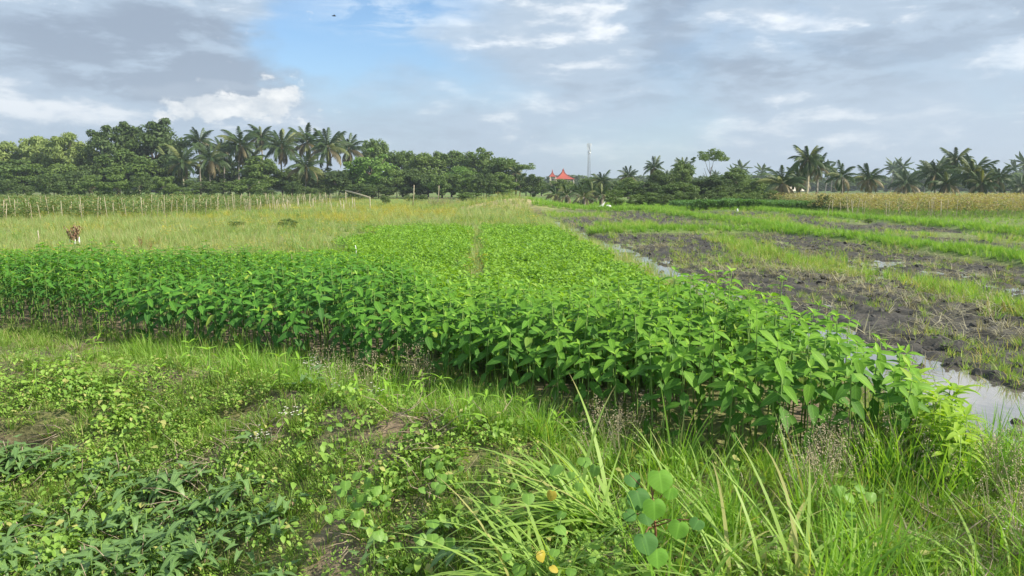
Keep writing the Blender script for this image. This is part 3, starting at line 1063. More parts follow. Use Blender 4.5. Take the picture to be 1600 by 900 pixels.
pts = sample(19000, -6.5, 1.2, 3.0, 10.5, lambda x, y: w_creep(x, y) * 0.8)
scatter('small_creeper', pts, T['creeper'] + T['moss'] * 2, 'small-leaved yellowish green creeper over the left bank', 'ground cover', 0.7, 1.3, 0.35)
pts = sample(3600, -5.5, 2.5, 3.0, 8, lambda x, y: (w_creep(x, y) * sst(fbm(x * 0.9, y * 0.9, 3, 87), 0.45, 0.6) + 0.5 * fore(x, y) * sst(scr(x, y)[0], 560, 640) * sst(scr(x, y)[1], 640, 720)) * 0.6)
scatter('leafy_creeper', pts, T['creeper_big'], 'broader-leaved green creeper between the soil patches', 'ground cover', 0.7, 1.2, 0.35)
pts = sample(1100, -6, 3.9, 3.0, 9.5, lambda x, y: fore(x, y) * sst(fbm(x * 1.1, y * 1.1, 3, 95), 0.42, 0.6) * 0.5)
scatter('fore_straw', pts, T['straw'] + T['strawup'][:1], 'dry straw and dead stems lying on the foreground bank', 'straw', 0.6, 1.1, 0.15)
# verge beside the water
pts = sample(6500, 3.2, 4.3, 3.5, 60, lambda x, y: (x < furrow_left(y) - 0.06 - 0.3 * (y > 9)) * (1 - 0.6 * (y > 9)), 9)
scatter('verge_grass', pts, T['short'] + T['short'] + T['mid2'][:1], 'grass verge between the crop and the flooded furrow', 'grass', 0.5, 1.0, 0.3, np.interp(pts[:, 1], [5, 8, 20], [1.0, 0.75, 0.7]))
# meadow
def w_mead(x, y):
    w = (x < 4.2) & ~low_w(x, y) & ~tall_w(x, y) & (y > np.interp(x, BX, BY))
    w2 = (x <= -10) & (y > 8.5)
    return (w | w2)


pts = sample(150000, -75, 4.4, 9, 95, lambda x, y: w_mead(x, y) * 0.9, 11)
vn = fbm(pts[:, 0] * 0.12, pts[:, 1] * 0.12, 3, 101)
scl = np.interp(pts[:, 1], [9, 20, 40, 95], [0.6, 0.75, 1.0, 1.5]) * (0.6 + 0.8 * fbm(pts[:, 0] * 0.35, pts[:, 1] * 0.35, 3, 107))
ykeep = (vn > 0.60) & (pts[:, 0] < -1.5) & (RNG.random(len(pts)) < 0.75)
fresh = (~ykeep) & (fbm(pts[:, 0] * 0.2 + 9, pts[:, 1] * 0.1, 3, 111) > 0.44) & (RNG.random(len(pts)) < 0.8)
rest = ~(ykeep | fresh)
scatter('meadow_grass', pts[rest], T['pale'], 'pale seeding grass of the meadow beyond the low crop', 'grass', 0.8, 1.2, 0.15, scl[rest])
scatter('yellow_weeds', pts[ykeep], T['yweed'] + T['yellow'], 'yellow flowering weeds in patches of the left meadow', 'weeds', 0.8, 1.2, 0.15, scl[ykeep])
scatter('green_meadow', pts[fresh], T['olive'] + T['yweed'][:1], 'greener tufts mixed in the meadow grass', 'grass', 0.9, 1.3, 0.15, scl[fresh])

# paddy field: bund grass, rice strip, tufts, straw, clods
pts = sample(120000, 4.5, 24.5, 6, 64, lambda x, y: sst(bund_w(x, y), 0.15, 0.5), 14)
scatter('bund_grass', pts, T['paddy'], 'bright grass on the low earth bunds between the ploughed plots', 'grass', 0.55, 0.95, 0.25, np.interp(pts[:, 1], [8, 30, 64], [0.8, 1.0, 1.35]))


def w_strip(x, y):
    c = 9.0 + 0.35 * np.sin(y * 0.5) + 0.2 * np.sin(y * 1.3)
    w = 1.3 * np.exp(-((x - c) / 0.5) ** 2) * band(y, 9.5, 29, 1.0) * (0.3 + 0.8 * sst(fbm(x, y * 0.8, 2, 121), 0.38, 0.5))
    w2 = (fbm(x * 0.5, y * 0.25, 3, 131) > 0.60) * (x > 5.2) * (x < 14) * 0.15 * (y < 33) * (y > 13)
    w3 = (fbm(x * 0.4, y * 0.2, 3, 133) > 0.40) * (x > 14.5) * (x < 23) * 0.42 * (1 - mud_w(x, y) * 0.9)
    w4 = (y > 33.6) * (x > 5) * (x < 14) * 0.45 * (1 - mud_w(x, y) * 0.9)
    return np.clip(w + w2 + w3 + w4, 0, 1)


pts = sample(90000, 4.9, 23, 6, 62, w_strip, 14)
scatter('paddy_tufts', pts, T['paddy_dull'] * 2 + T['paddy'], 'leftover rice and grass tufts standing in the ploughed plots', 'grass', 0.5, 1.15, 0.22, np.interp(pts[:, 1], [8, 30, 64], [0.85, 0.85, 0.95]) * (0.55 + 0.9 * fbm(pts[:, 0] * 0.8, pts[:, 1] * 0.5, 2, 171)))
pts = sample(42000, 4.9, 23, 6, 62, lambda x, y: (0.25 + 0.75 * mud_w(x, y)) * (0.10 + 0.45 * sst(fbm(x * 0.9, y * 0.7, 3, 141), 0.48, 0.64)) , 15, 0.01)
scatter('field_straw', pts, T['straw'] + T['strawup'], 'pale straw and stubble scattered over the dark mud', 'straw', 0.6, 1.3, 0.2)
pts = sample(16000, 4.95, 14, 5.5, 33, lambda x, y: mud_w(x, y) * (0.18 + 0.8 * sst(fbm(x * 1.3, y * 1.1, 3, 143), 0.52, 0.62)), 10)
scatter('mud_weeds', pts, T['stub'] + T['short'][:2], 'sparse small weeds on the dark ploughed mud', 'weeds', 0.4, 1.2, 0.35)


def clod(seed):
    rd = np.random.default_rng(seed)
    import bmesh
    bm = bmesh.new()
    bmesh.ops.create_icosphere(bm, subdivisions=2, radius=0.07)
    for v in bm.verts:
        v.co *= 0.72 + 0.55 * rd.random()
        v.co.z *= 0.6
    me = bpy.data.meshes.new('mud_clod')
    bm.to_mesh(me)
    bm.free()
    me.materials.append(M_clod)
    return tmpl('mud_clod', me)


M_clod = plain('wet_clod', (0.094, 0.089, 0.080), 0.8, (0.048, 0.046, 0.042), 9, 0.8)
T['clod'] = [clod(i) for i in range(4)]
pts = sample(30000, 4.9, 22.5, 5.5, 60, lambda x, y: mud_w(x, y) * (0.25 + 0.6 * sst(fbm(x * 1.7, y * 1.4, 3, 151), 0.4, 0.6)), 9, 0.0)
scatter('mud_clods', pts, T['clod'], 'dark crumbly clods turned up in the ploughed plots', 'clods', 0.2, 0.95, 0.5)

# green field right of the bunds, out to the trees
pts = sample(90000, 23.4, 95, 14, 100, lambda x, y: np.ones_like(x) * 0.8, 16)
scatter('right_field_grass', pts, T['paddy'] + T['mid2'], 'green grass between the last bund and the ripe crop', 'grass', 0.5, 0.9, 0.2, np.interp(pts[:, 1], [14, 40, 100], [0.9, 1.1, 1.8]))
pts = sample(30000, 4.4, 60, 63, 92, lambda x, y: np.ones_like(x) * 0.7, 30)
scatter('far_plot_grass', pts, T['paddy'], 'green grass at the far end of the plots below the trees', 'grass', 0.6, 1.0, 0.2, 1.4)
# ripe yellow crop on the right
YC = lambda x, y: (x > 24.6 + 0.05 * y) & (y > 47 + 0.12 * (40 - x)) & (y < 78) & (x < 90)
pts = sample(26000, 24, 90, 40, 80, lambda x, y: YC(x, y) * 0.7 * (((x * 0.98 + y * 0.1) % 1.5) < 0.9), 45)
scatter('ripe_crop', pts, T['vine_yel'] * 3 + T['vine'][:2], 'yellow ripening climbing crop in front of the right palms', 'crop', 0.9, 1.2, 0.08)
pts = sample(7000, 18, 33, 62, 70, lambda x, y: 0.8 * ((y - 62) > 0.15 * (x - 18)), 60)
scatter('row_crop', pts, T['row'], 'dark green leafy row crop left of the ripe crop', 'crop', 0.7, 1.1, 0.1)
# staked vines on the left
def vine_front(x):
    return np.interp(x, [-70, -45, -25.7, -20.4, -18, -16], [40, 40, 41, 49, 62, 85])


def w_vine(x, y):
    d = y - vine_front(x)
    return (d > 0) * (y < 92) * (x < -15) * ((d % 2.6) < 1.2)
pts = sample(60000, -75, -8, 36, 92, lambda x, y: w_vine(x, y) * 0.7 * (0.25 + 0.75 * sst(fbm(x * 0.2, y * 0.2, 3, 161), 0.4, 0.55)), 45)
scatter('staked_vines', pts, T['vine'], 'green bean vines climbing the stake rows on the left', 'crop', 0.75, 1.15, 0.08)

# ------------------------------------------------------------------ seedlings and other foreground plants
def leaf_mesh(name, mat, *a, **k):
    mb = MB()
    v, f, u = leaf_geo(*a, **k)
    mb.add(v, f, u)
    return mb.mesh(name, mat)


lance = [leaf_mesh('lance_leaf', M['crop_young'], L, w, d, 0.3, 5, 'lance', 0.2) for L, w, d in ((0.13, 0.024, 0.7), (0.15, 0.026, 1.0), (0.11, 0.024, 0.4))]
sb = MB(); sb.tube([(0, 0, 0), (0.01, 0, 0.5), (0.0, 0.01, 1.0)], [0.006, 0.005, 0.003], 4)
seed_stem = sb.mesh('seedling_stem', M['crop_stem'])


def seedling(x, y, h, label, group, ls=1.0, n=5, tops=None):
    e = empty('seedling', (x, y, gzs(x, y) - 0.01), random.uniform(0, 6.28), label, 'plant', group)
    link('stem', seed_stem, e, Matrix.Diagonal((1, 1, h, 1)))
    a = 0
    for i in range(n):
        z = h * (0.4 + 0.6 * i / (n - 1))
        for k in range(2 if i < n - 1 else 4):
            link('leaf', random.choice(tops or lance), e, rot(a + k * (PI if i < n - 1 else PI / 2) + random.uniform(-.3, .3), random.uniform(-0.3, 0.25) if i < n - 1 else random.uniform(0.1, 0.7), random.uniform(-.3, .3), (0, 0, z), ls * random.uniform(0.75, 1.15)))
        a += PI / 2
    return e


random.seed(21)
for px, py in [(205, 590), (150, 570), (60, 600), (600, 612), (588, 600), (640, 628), (655, 600), (735, 695), (610, 650), (560, 640), (690, 620), (520, 610), (470, 600), (440, 620),
               (380, 600), (300, 585), (330, 600), (660, 650), (710, 640), (545, 600), (500, 625), (255, 600), (640, 590), (100, 590), (800, 640), (820, 660), (760, 650), (870, 680)]:
    x, y = P(px, py + 25)
    seedling(x, y, random.uniform(0.18, 0.36), 'light green narrow-leaved seedling ' + ('left of the white flowers' if px < 470 else ('below the white flowers' if px < 570 else ('in the middle of the grass belt' if px < 670 else ('right of the middle cluster' if px < 745 else 'just left of the long-bladed tips')))) + (', close to the crop' if py < 615 else ', nearer the bank'), 'seedlings in the grass belt', 0.95)
for px, py, h, d in [(700, 470, 1.12, 7.6), (722, 476, 1.06, 7.3), (620, 507, 0.95, 7.4), (785, 502, 0.95, 6.9), (880, 462, 1.08, 7.0), (862, 540, 0.8, 6.6), (1115, 485, 1.1, 6.0), (155, 487, 0.72, 9.6)]:
    p = at(px, py, d)
    seedling(p.x, p.y, p.z - gzs(p.x, p.y), 'pale yellowish plant top standing above the dark crop leaves', 'pale plant tops in the crop', 1.05, 3)
M['corner'] = leafmat('yellow_green_leaf', (0.22, 0.40, 0.04), (0.35, 0.50, 0.055), trans=0.4, veins=0.6)
corner_leaves = [leaf_mesh('corner_leaf', M['corner'], L, w, d, 0.3, 5, 'lance', 0.2) for L, w, d in ((0.13, 0.030, 0.7), (0.15, 0.032, 1.0))]
for i in range(44):
    px, py = random.uniform(1400, 1505), 0
    py = 640 + (px - 1405) * 0.75 + random.uniform(-20, 55)
    x, y = P(px, py + 30)
    x = min(x, 4.05)
    seedling(x, y, random.uniform(0.26, 0.52), 'bright yellow-green narrow-leaved plant at the crop corner, ' + ('touching the tall plants' if px < 1430 else ('half way to the water' if px < 1465 else 'outermost towards the water')) + (', upper side' if py < 650 + (px - 1405) * 0.75 else ', lower side'), 'yellow-green plants at the crop corner', 1.3, 6, corner_leaves)

# arrow-leaved plants on the slope above the ditch
arrow_me = []
for L, d in ((0.105, 0.8), (0.12, 1.4), (0.09, 0.4)):
    mb = MB(); v, f, u = arrow_geo(L, d); mb.add(v, f, u)
    arrow_me.append(mb.mesh('arrow_leaf', M['arrow']))
mb = MB(); v, f, u = leaf_geo(0.08, 0.03, 1.6, 0.7, 4, 'lance'); mb.add(v, f, u)
dead_me = mb.mesh('withered_leaf', M['arrow_dead'])
arrow_stems = []
for q in range(3):
    mb = MB()
    mb.tube([(0, 0, 0), (0.02 * (q - 1), 0.01, 0.10), (0.03 * (q - 1), 0.03, 0.2)], [0.005, 0.004, 0.003], 4)
    arrow_stems.append(mb.mesh('trailing_stem', M['twig'] if q == 0 else M['crop_stem']))


def arrow_plant(x, y, label, group='arrow-leaved trailing plants above the ditch'):
    e = empty('arrow_leaf_plant', (x, y, gzs(x, y)), random.uniform(0, 6.28), label, 'trailing plant', group)
    h = random.uniform(0.10, 0.24)
    link('stem', random.choice(arrow_stems), e, Matrix.Diagonal((1, 1, h * 5, 1)))
    n = random.randint(6, 9)
    for i in range(n):
        a = i * 2.4 + random.uniform(-.4, .4)
        q = random.uniform(0.02, 0.12)
        link('leaf', random.choice(arrow_me), e, rot(a - PI / 2, random.uniform(-0.55, 0.45), random.uniform(-0.4, 0.4), (q * math.cos(a), q * math.sin(a), h * random.uniform(0.4, 1.05)), random.uniform(0.7, 1.15)))
    if random.random() < 0.18:
        link('withered_leaf', dead_me, e, rot(random.uniform(0, 6), -0.9, 0.3, (0.04, 0.02, h * 0.5)))
    return e


cnt = 0
tries = 0
while cnt < 165 and tries < 4000:
    tries += 1
    px, py = random.uniform(-20, 470), random.uniform(690, 930)
    lim = 728 + 0.10 * px
    if py < lim or (px > 330 and py > 850 and random.random() < .7) or random.random() < 0.35 * (px / 470): continue
    x, y = P(px, py, -0.35)
    for _ in range(3): x, y = P(px, py, gzs(x, y))
    hz = 'at the left edge' if px < 70 else ('left of the slope middle' if px < 170 else ('in the slope middle' if px < 270 else ('towards the right of the slope' if px < 380 else 'beside the bare soil hollow')))
    vz = 'at the slope top' if py < 760 else ('half way down' if py < 820 else ('low on the slope' if py < 880 else 'at the bottom of the photo'))
    arrow_plant(x, y, 'dull green arrow-leaved plant ' + hz + ', ' + vz)
    cnt += 1
for px, py in [(560, 850), (540, 842), (700, 868), (690, 880), (650, 860), (620, 905), (720, 830), (580, 812), (600, 790), (690, 800), (400, 690), (350, 700), (300, 690), (250, 700), (480, 640)]:
    x, y = P(px, py, 0)
    arrow_plant(x, y, 'arrow-leaved plant among low creepers ' + ('on the left part of the bank' if px < 420 else ('left of the bare soil' if px < 570 else ('just right of the bare soil' if px < 655 else 'beside the long-bladed grass'))), 'arrow-leaved plants among the creepers')

# long-bladed grass clumps
random.seed(5)
long_me = []
for q in range(8):
    mb = MB()
    blade(mb, (0, 0, 0), 1.0, 0.027, PI / 2, 0.12 + 0.05 * q, 0.8 + 0.2 * q, 9)
    long_me.append(mb.mesh('long_blade', M['longblade']))
long_dry = []
for q in range(3):
    mb = MB()
    blade(mb, (0, 0, 0), 0.9, 0.013, PI / 2, 0.6, 1.5 + 0.4 * q, 7)
    long_dry.append(mb.mesh('dry_blade', M['straw']))


def long_clump(px, py, n, amin, amax, lmin, lmax, label, tmin=-0.1, tmax=0.55):
    x, y = P(px, py, 0.05)
    e = empty('long_grass_clump', (x, y, gzs(x, y)), 0, label, 'grass clump', 'long-bladed grass clumps')
    for i in range(n):
        a = R(random.uniform(amin, amax))
        b = (random.gauss(0, .10), random.gauss(0, .10), -0.01)
        if random.random() < 0.2: a += random.uniform(-1.6, 1.6)
        dry = random.random() < 0.09
        link('blade', random.choice(long_dry if dry else long_me), e, rot(a, -random.uniform(tmin, tmax), random.uniform(-.2, .2), b, random.uniform(lmin, lmax) * (0.8 if dry else 1)))
    return e


# angles: 0 = away from the viewer, 90 = left, 180 = towards the viewer, 270 = right
long_clump(935, 815, 85, 10, 120, 0.60, 1.08, 'big clump of long arching grass blades leaning left in front of the crop', 0.12, 0.55)
long_clump(850, 892, 95, 20, 300, 0.55, 0.95, 'wide clump of long drooping grass blades left of the round-leaved plant', 0.0, 0.6)
long_clump(1130, 900, 26, -110, 60, 0.50, 0.85, 'clump of long grass blades right of the round-leaved plant')
long_clump(1235, 900, 20, -60, 60, 0.55, 0.95, 'clump of long upright grass blades beside the seeding grass at the bottom', -0.2, 0.3)
long_clump(1540, 900, 20, -40, 70, 0.4, 0.7, 'small clump of long grass blades in the bottom right corner')
long_clump(1090, 770, 14, -60, 60, 0.45, 0.7, 'loose clump of long thin blades in front of the bare crop stems', -0.2, 0.3)

# the round-leaved plant
random.seed(8)
bx_, by_ = P(1022, 893, 0.02)
e = empty('round_leaf_plant', (bx_, by_, gzs(bx_, by_)), 0, 'broad round-leaved plant with soft green leaves right of the long-bladed grass', 'plant')
leaves = [(1030, 737, 0.085, 3.62, 'L', 0.9, 0.1), (995, 768, 0.078, 3.48, 'D', 1.0, 0.5), (1022, 783, 0.074, 3.42, 'L', 1.2, 0.0), (1048, 762, 0.052, 3.6, 'L', 0.8, -0.5), (984, 742, 0.06, 3.66, 'D', 0.7, 0.8),
          (1007, 836, 0.076, 3.36, 'D', 0.9, 0.3), (1062, 816, 0.066, 3.42, 'L', 0.9, -0.6), (1026, 858, 0.07, 3.34, 'L', 0.8, -0.1), (1092, 812, 0.05, 3.5, 'D', 0.5, -0.8), (978, 800, 0.05, 3.55, 'D', 0.4, 0.9), (1008, 803, 0.052, 3.58, 'D', 0.6, 0.2)]
base_ = Vector((bx_, by_, gzs(bx_, by_)))
top_ = at(1018, 760, 3.6) - base_
mb = MB(); mb.tube([(0, 0, 0), top_ * 0.5 + Vector((0.015, 0, 0)), top_], [0.009, 0.007, 0.004], 6)
link('stem', mb.mesh('round_plant_stem', M['redstem']), e)
for px, py, rd_, D, c, tl, rl in leaves:
    p = at(px, py, D) - base_
    mb = MB(); v, f, u = heart_geo(rd_ * 0.88, 0.85 if c == 'D' else 0.5, 0.22, 20); mb.add(v, f, u)
    # blade tips towards the viewer and downwards, face up and towards the viewer
    m_ = Matrix.Translation(p) @ Matrix.Rotation(PI + rl, 4, 'Z') @ Matrix.Rotation(-tl, 4, 'X') @ Matrix.Rotation(rl * 0.4, 4, 'Y')
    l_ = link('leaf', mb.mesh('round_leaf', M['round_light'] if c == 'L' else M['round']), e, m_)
    a_ = top_ * min(1, max(0.25, p.z / top_.z * 0.75))
    mb = MB(); mb.tube([a_, (a_ + p) / 2 + Vector((0, 0, 0.02)), p], [0.0035, 0.003, 0.0022], 5)
    link('leaf_stalk', mb.mesh('leaf_stalk', M['redstem']), e)

# heart-leaved vine through the big clump
heart_me = []
for q in range(3):
    mb = MB(); v, f, u = heart_geo(0.030 + 0.006 * q, 0.1, 0.2, 14); mb.add(v, f, u)
    heart_me.append(mb.mesh('heart_leaf', M['heart']))
mb = MB(); v, f, u = heart_geo(0.036, 0.1, 0.3, 14); mb.add(v, f, u)
heart_yel = mb.mesh('heart_leaf_yellow', M['yellowleaf'])


def vine(pts, label, D0, yel=()):
    q0 = at(*pts[0], D0)
    e = empty('heart_leaf_vine', q0, 0, label, 'vine', 'heart-leaved vines in the foreground')
    loc = [at(px, py, D0 + random.uniform(-0.12, 0.12)) - q0 for px, py in pts]
    mb = MB(); mb.tube([l + Vector((0, 0.03, -0.02)) for l in loc], 0.0022, 4)
    link('stem', mb.mesh('vine_stem', M['crop_stem']), e)
    for i, l in enumerate(loc):
        link('leaf', heart_yel if i in yel else random.choice(heart_me), e,
             Matrix.Translation(l) @ Matrix.Rotation(PI + random.uniform(-.9, .9), 4, 'Z') @ Matrix.Rotation(-random.uniform(0.3, 1.2), 4, 'X') @ Matrix.Scale(random.uniform(0.8, 1.15), 4))


vine([(775, 775), (805, 755), (825, 772), (872, 727), (893, 738), (905, 755), (912, 715), (930, 728), (862, 768)], 'thin vine with small heart-shaped leaves climbing the upper long-bladed clump', 3.75, (8,))
vine([(792, 865), (812, 882), (845, 862), (868, 858), (880, 800), (872, 822), (882, 840), (862, 884), (893, 888), (938, 890), (925, 870)], 'thin vine with heart-shaped leaves at the foot of the lower long-bladed clump', 3.45, (7, 2))
vine([(520, 742), (540, 752), (555, 765), (575, 748), (560, 738), (548, 775), (590, 760), (535, 765)], 'patch of bright heart-shaped leaves on the middle of the bank', 4.35)
vine([(640, 820), (600, 838), (590, 830), (655, 835), (622, 848), (675, 812)], 'small-leaved vine trailing over the soil in the centre foreground', 3.85)
vine([(1310, 760), (1325, 772), (1340, 758), (1300, 785), (1330, 800), (1360, 770)], 'bright green heart-leaved vine in the grass on the right bank', 3.9)
for i in range(7):
    px, py = random.choice([(470, 700), (640, 740), (700, 760), (740, 800), (680, 830), (540, 790), (760, 880), (980, 880), (1080, 870)])
    px += random.uniform(-40, 40); py += random.uniform(-25, 15)
    x, y = P(px, py, 0.1)
    vine([(px + random.uniform(-32, 32), py + random.uniform(-20, 18)) for _ in range(7)], 'low heart-leaved vine creeping between grass and soil patches', y + 0.02)

# seeding grass on the right, dry twigs, little flowers
def seedgrass(seed):
    rd = random.Random(seed)
    mb = MB()
    for i in range(7):
        a, h = rd.uniform(0, 6.28), rd.uniform(0.3, 0.5)
        tip = Vector((math.cos(a) * 0.12, math.sin(a) * 0.12, h))
        mb.tube([(0, 0, 0), tip * 0.5 + Vector((0, 0, 0.05)), tip], 0.0018, 3, 0, False)
        for k in range(26):
            q = tip + Vector((rd.gauss(0, .018), rd.gauss(0, .018), rd.uniform(-0.10, 0.05)))
            v, f, u = leaf_geo(0.014, 0.006, 0.3, 0.2, 2, 'lance')
            mb.add(v, f, u, rot(rd.uniform(0, 6), rd.uniform(-1, 1), 0, q), 1)
    return tmpl('seed_grass', mb.mesh('seed_grass', [M['straw'], M['seed']]))


def at_px(lst, jit=12):
    o = []
    for px, py, n in lst:
        for _ in range(n):
            x, y = P(px + random.gauss(0, jit * 2), py + random.gauss(0, jit), 0)
            o.append((x, y, gzs(x, y)))
    return np.array(o)


scatter('seeding_grass', at_px([(1270, 800, 6), (1300, 770, 4), (1420, 745, 3), (1480, 760, 3), (1560, 790, 4), (660, 620, 6), (560, 640, 5), (980, 740, 4), (1580, 870, 5)]), [seedgrass(i) for i in range(3)],
        'thin brownish seed heads of grass on the right bank', 'seeding grass', 0.7, 1.1)


def twigs(seed):
    rd = random.Random(seed)
    mb = MB()
    for i in range(7):
        p = Vector((rd.uniform(-.15, .15), rd.uniform(-.15, .15), rd.uniform(0, .05)))
        pts = [p]
        d = Vector((rd.uniform(-1, 1), rd.uniform(-1, 1), rd.uniform(-0.1, 0.7))).normalized()
        for k in range(4):
            d = (d + Vector((rd.uniform(-.5, .5), rd.uniform(-.5, .5), rd.uniform(-.5, .3)))).normalized()
            pts.append(pts[-1] + d * rd.uniform(.05, .11))
        mb.tube(pts, [0.004, .0035, .003, .002, .001], 4)
    return tmpl('twigs', mb.mesh('twigs', M['twig']))


tw = sample(900, -5, 3.5, 3.1, 7.5, lambda x, y: fore(x, y) * sst(fbm(x * 1.5 + 3, y * 1.5, 3, 195), 0.45, 0.6) * 0.5)
tw = np.vstack([tw, at_px([(430, 880, 10), (250, 850, 8), (900, 690, 8), (690, 700, 8), (320, 700, 6), (950, 660, 8)], 14)])
scatter('dry_twigs', tw, [twigs(i) for i in range(3)], 'dry curled twigs and dead stems among the weeds', 'twigs', 0.6, 1.2)


def florets(seed):
    rd = random.Random(seed)
    mb = MB()
    for i in range(16):
        q = Vector((rd.gauss(0, .04), rd.gauss(0, .04), 0.16 + rd.gauss(0, .03)))
        v, f, u = leaf_geo(0.014, 0.012, 0.3, 0.5, 2, 'lance')
        for k in range(4): mb.add(v, f, u, rot(k * 1.57, 0.7, 0, q), 0)
        mb.tube([(0, 0, 0), q], 0.0012, 3, 1, False)
    return tmpl('florets', mb.mesh('florets', [M['flower'], M['crop_stem']]))


scatter('small_flowers', at_px([(505, 592, 7), (492, 605, 4), (425, 690, 2), (560, 650, 4), (1575, 885, 1)], 8), [florets(i) for i in range(2)],
        'tiny whitish flower heads in the grass', 'flowers', 0.7, 1.1)

# ------------------------------------------------------------------ trees
def crown_mesh(name, mat, seed, nb=80, per=95, ls=0.062, lo=0.12, shape='round', asp=1.9):
    """unit crown: radius 1 across, 0..1 high, of small leaf faces gathered in clumps"""
    rd = np.random.default_rng(seed)
    c = rd.normal(size=(nb, 3))
    c /= np.linalg.norm(c, axis=1)[:, None]
    c *= rd.uniform(0.30, 1.08, (nb, 1)) ** 0.6
    if shape == 'open':
        c[:, 2] = np.abs(c[:, 2]) * 0.8 + 0.1
    if shape == 'feather':
        c[:, 2] = c[:, 2] * 1.0 + 0.25 * rd.random(nb)
    zc, zr = (1 + lo) / 2, (1 - lo) / 2
    out = []
    for k in range(nb):
        br = rd.uniform(0.10, 0.32)
        if shape == 'open': br *= 0.75
        m = int(per * rd.uniform(0.6, 1.4))
        q = rd.normal(size=(m, 3))
        q /= np.linalg.norm(q, axis=1)[:, None]
        rad = rd.uniform(0.25, 1.0, (m, 1)) ** 0.5
        p = c[k] * (1 - br * 0.8) + q * rad * br * np.array([1.15, 1.15, 0.75])
        nrm = q * 0.8 + rd.normal(size=(m, 3)) * 0.55 + np.array([0, 0, 0.35])
        out.append(np.hstack([p, nrm]))
    A = np.vstack(out)
    p, nrm = A[:, :3], A[:, 3:]
    n_ = len(p)
    nrm /= np.linalg.norm(nrm, axis=1)[:, None]
    t = np.cross(nrm, rd.normal(size=(n_, 3)))
    t /= np.linalg.norm(t, axis=1)[:, None]
    b = np.cross(nrm, t)
    s = ls * rd.uniform(0.6, 1.3, (n_, 1))
    v = np.stack([p - t * s * asp / 2, p - b * s / 2 + nrm * s * 0.1, p + t * s * asp / 2, p + b * s / 2 + nrm * s * 0.1], 1)
    v = v.reshape(-1, 3)
    v[:, 2] = np.clip(zc + v[:, 2] * zr, 0.02, None)
    f = np.arange(n_ * 4).reshape(-1, 4)
    return np_mesh(name, v, f, mat)


def trunk_mesh(seed, nl=6, mat=None, thick=0.055):
    rd = random.Random(seed)
    mb = MB()
    top = Vector((rd.uniform(-.1, .1), rd.uniform(-.1, .1), 0.62))
    mid = Vector((rd.uniform(-.06, .06), 0, 0.3))
    mb.tube([(0, 0, -0.02), mid, top], [thick, thick * 0.75, thick * 0.4], 7)
    for i in range(nl):
        a = i * 2.4 + rd.uniform(-.4, .4)
        s = mid.lerp(top, rd.uniform(0.0, 0.95))
        e_ = s + Vector((math.cos(a) * rd.uniform(.35, .6), math.sin(a) * rd.uniform(.35, .6), rd.uniform(.15, .32)))
        m_ = s.lerp(e_, 0.5) + Vector((0, 0, -0.03))
        mb.tube([s, m_, e_], [thick * 0.45, thick * 0.3, thick * 0.12], 5)
    return mb.mesh('trunk', mat or M['trunk'])


CR = {}
for k, mt, sh, kw in [('dark', 'tree_dark', 'round', {}), ('mid', 'tree_mid', 'round', {}), ('light', 'tree_light', 'feather', dict(ls=0.055, asp=3.0, nb=95)), ('bright', 'tree_bright', 'round', dict(nb=60)),
                      ('open', 'tree_mid', 'open', dict(nb=46, per=70, ls=0.05, lo=0.45)), ('bush', 'tree_mid', 'round', dict(lo=0.0, nb=44)), ('bushdark', 'tree_dark', 'round', dict(lo=0.0, nb=44))]:
    CR[k] = [crown_mesh('crown', M[mt], 100 + i + len(k) * 7, shape=sh, **kw) for i in range(3)]
TR = [trunk_mesh(i) for i in range(3)]
TRP = [trunk_mesh(9, 8, M['trunk'], 0.035)]


def tree(px, top, hw, D, kind, label, group='trees of the far tree line', base_low=False, name=None):
    p = at(px, top, D)
    g = gzs(p.x, D)
    h = p.z - g
    w = hw * D / F
    bush = kind.startswith('bush')
    e = empty(name or ('bush' if bush else 'broadleaf_tree'), (p.x, D, g), random.uniform(0, 6.28), label, 'bush' if bush else 'tree', group)
    S_ = Matrix.Diagonal((w, w, h * 1.02, 1))
    c = link('crown', random.choice(CR[kind]), e, S_)
    tr_ = random.choice(TRP if kind == 'open' else TR)
    link('trunk', tr_, e, Matrix.Diagonal((w * (0.5 if bush else 0.9), w * (0.5 if bush else 0.9), h * (0.8 if bush else 1.0), 1)))
    return e


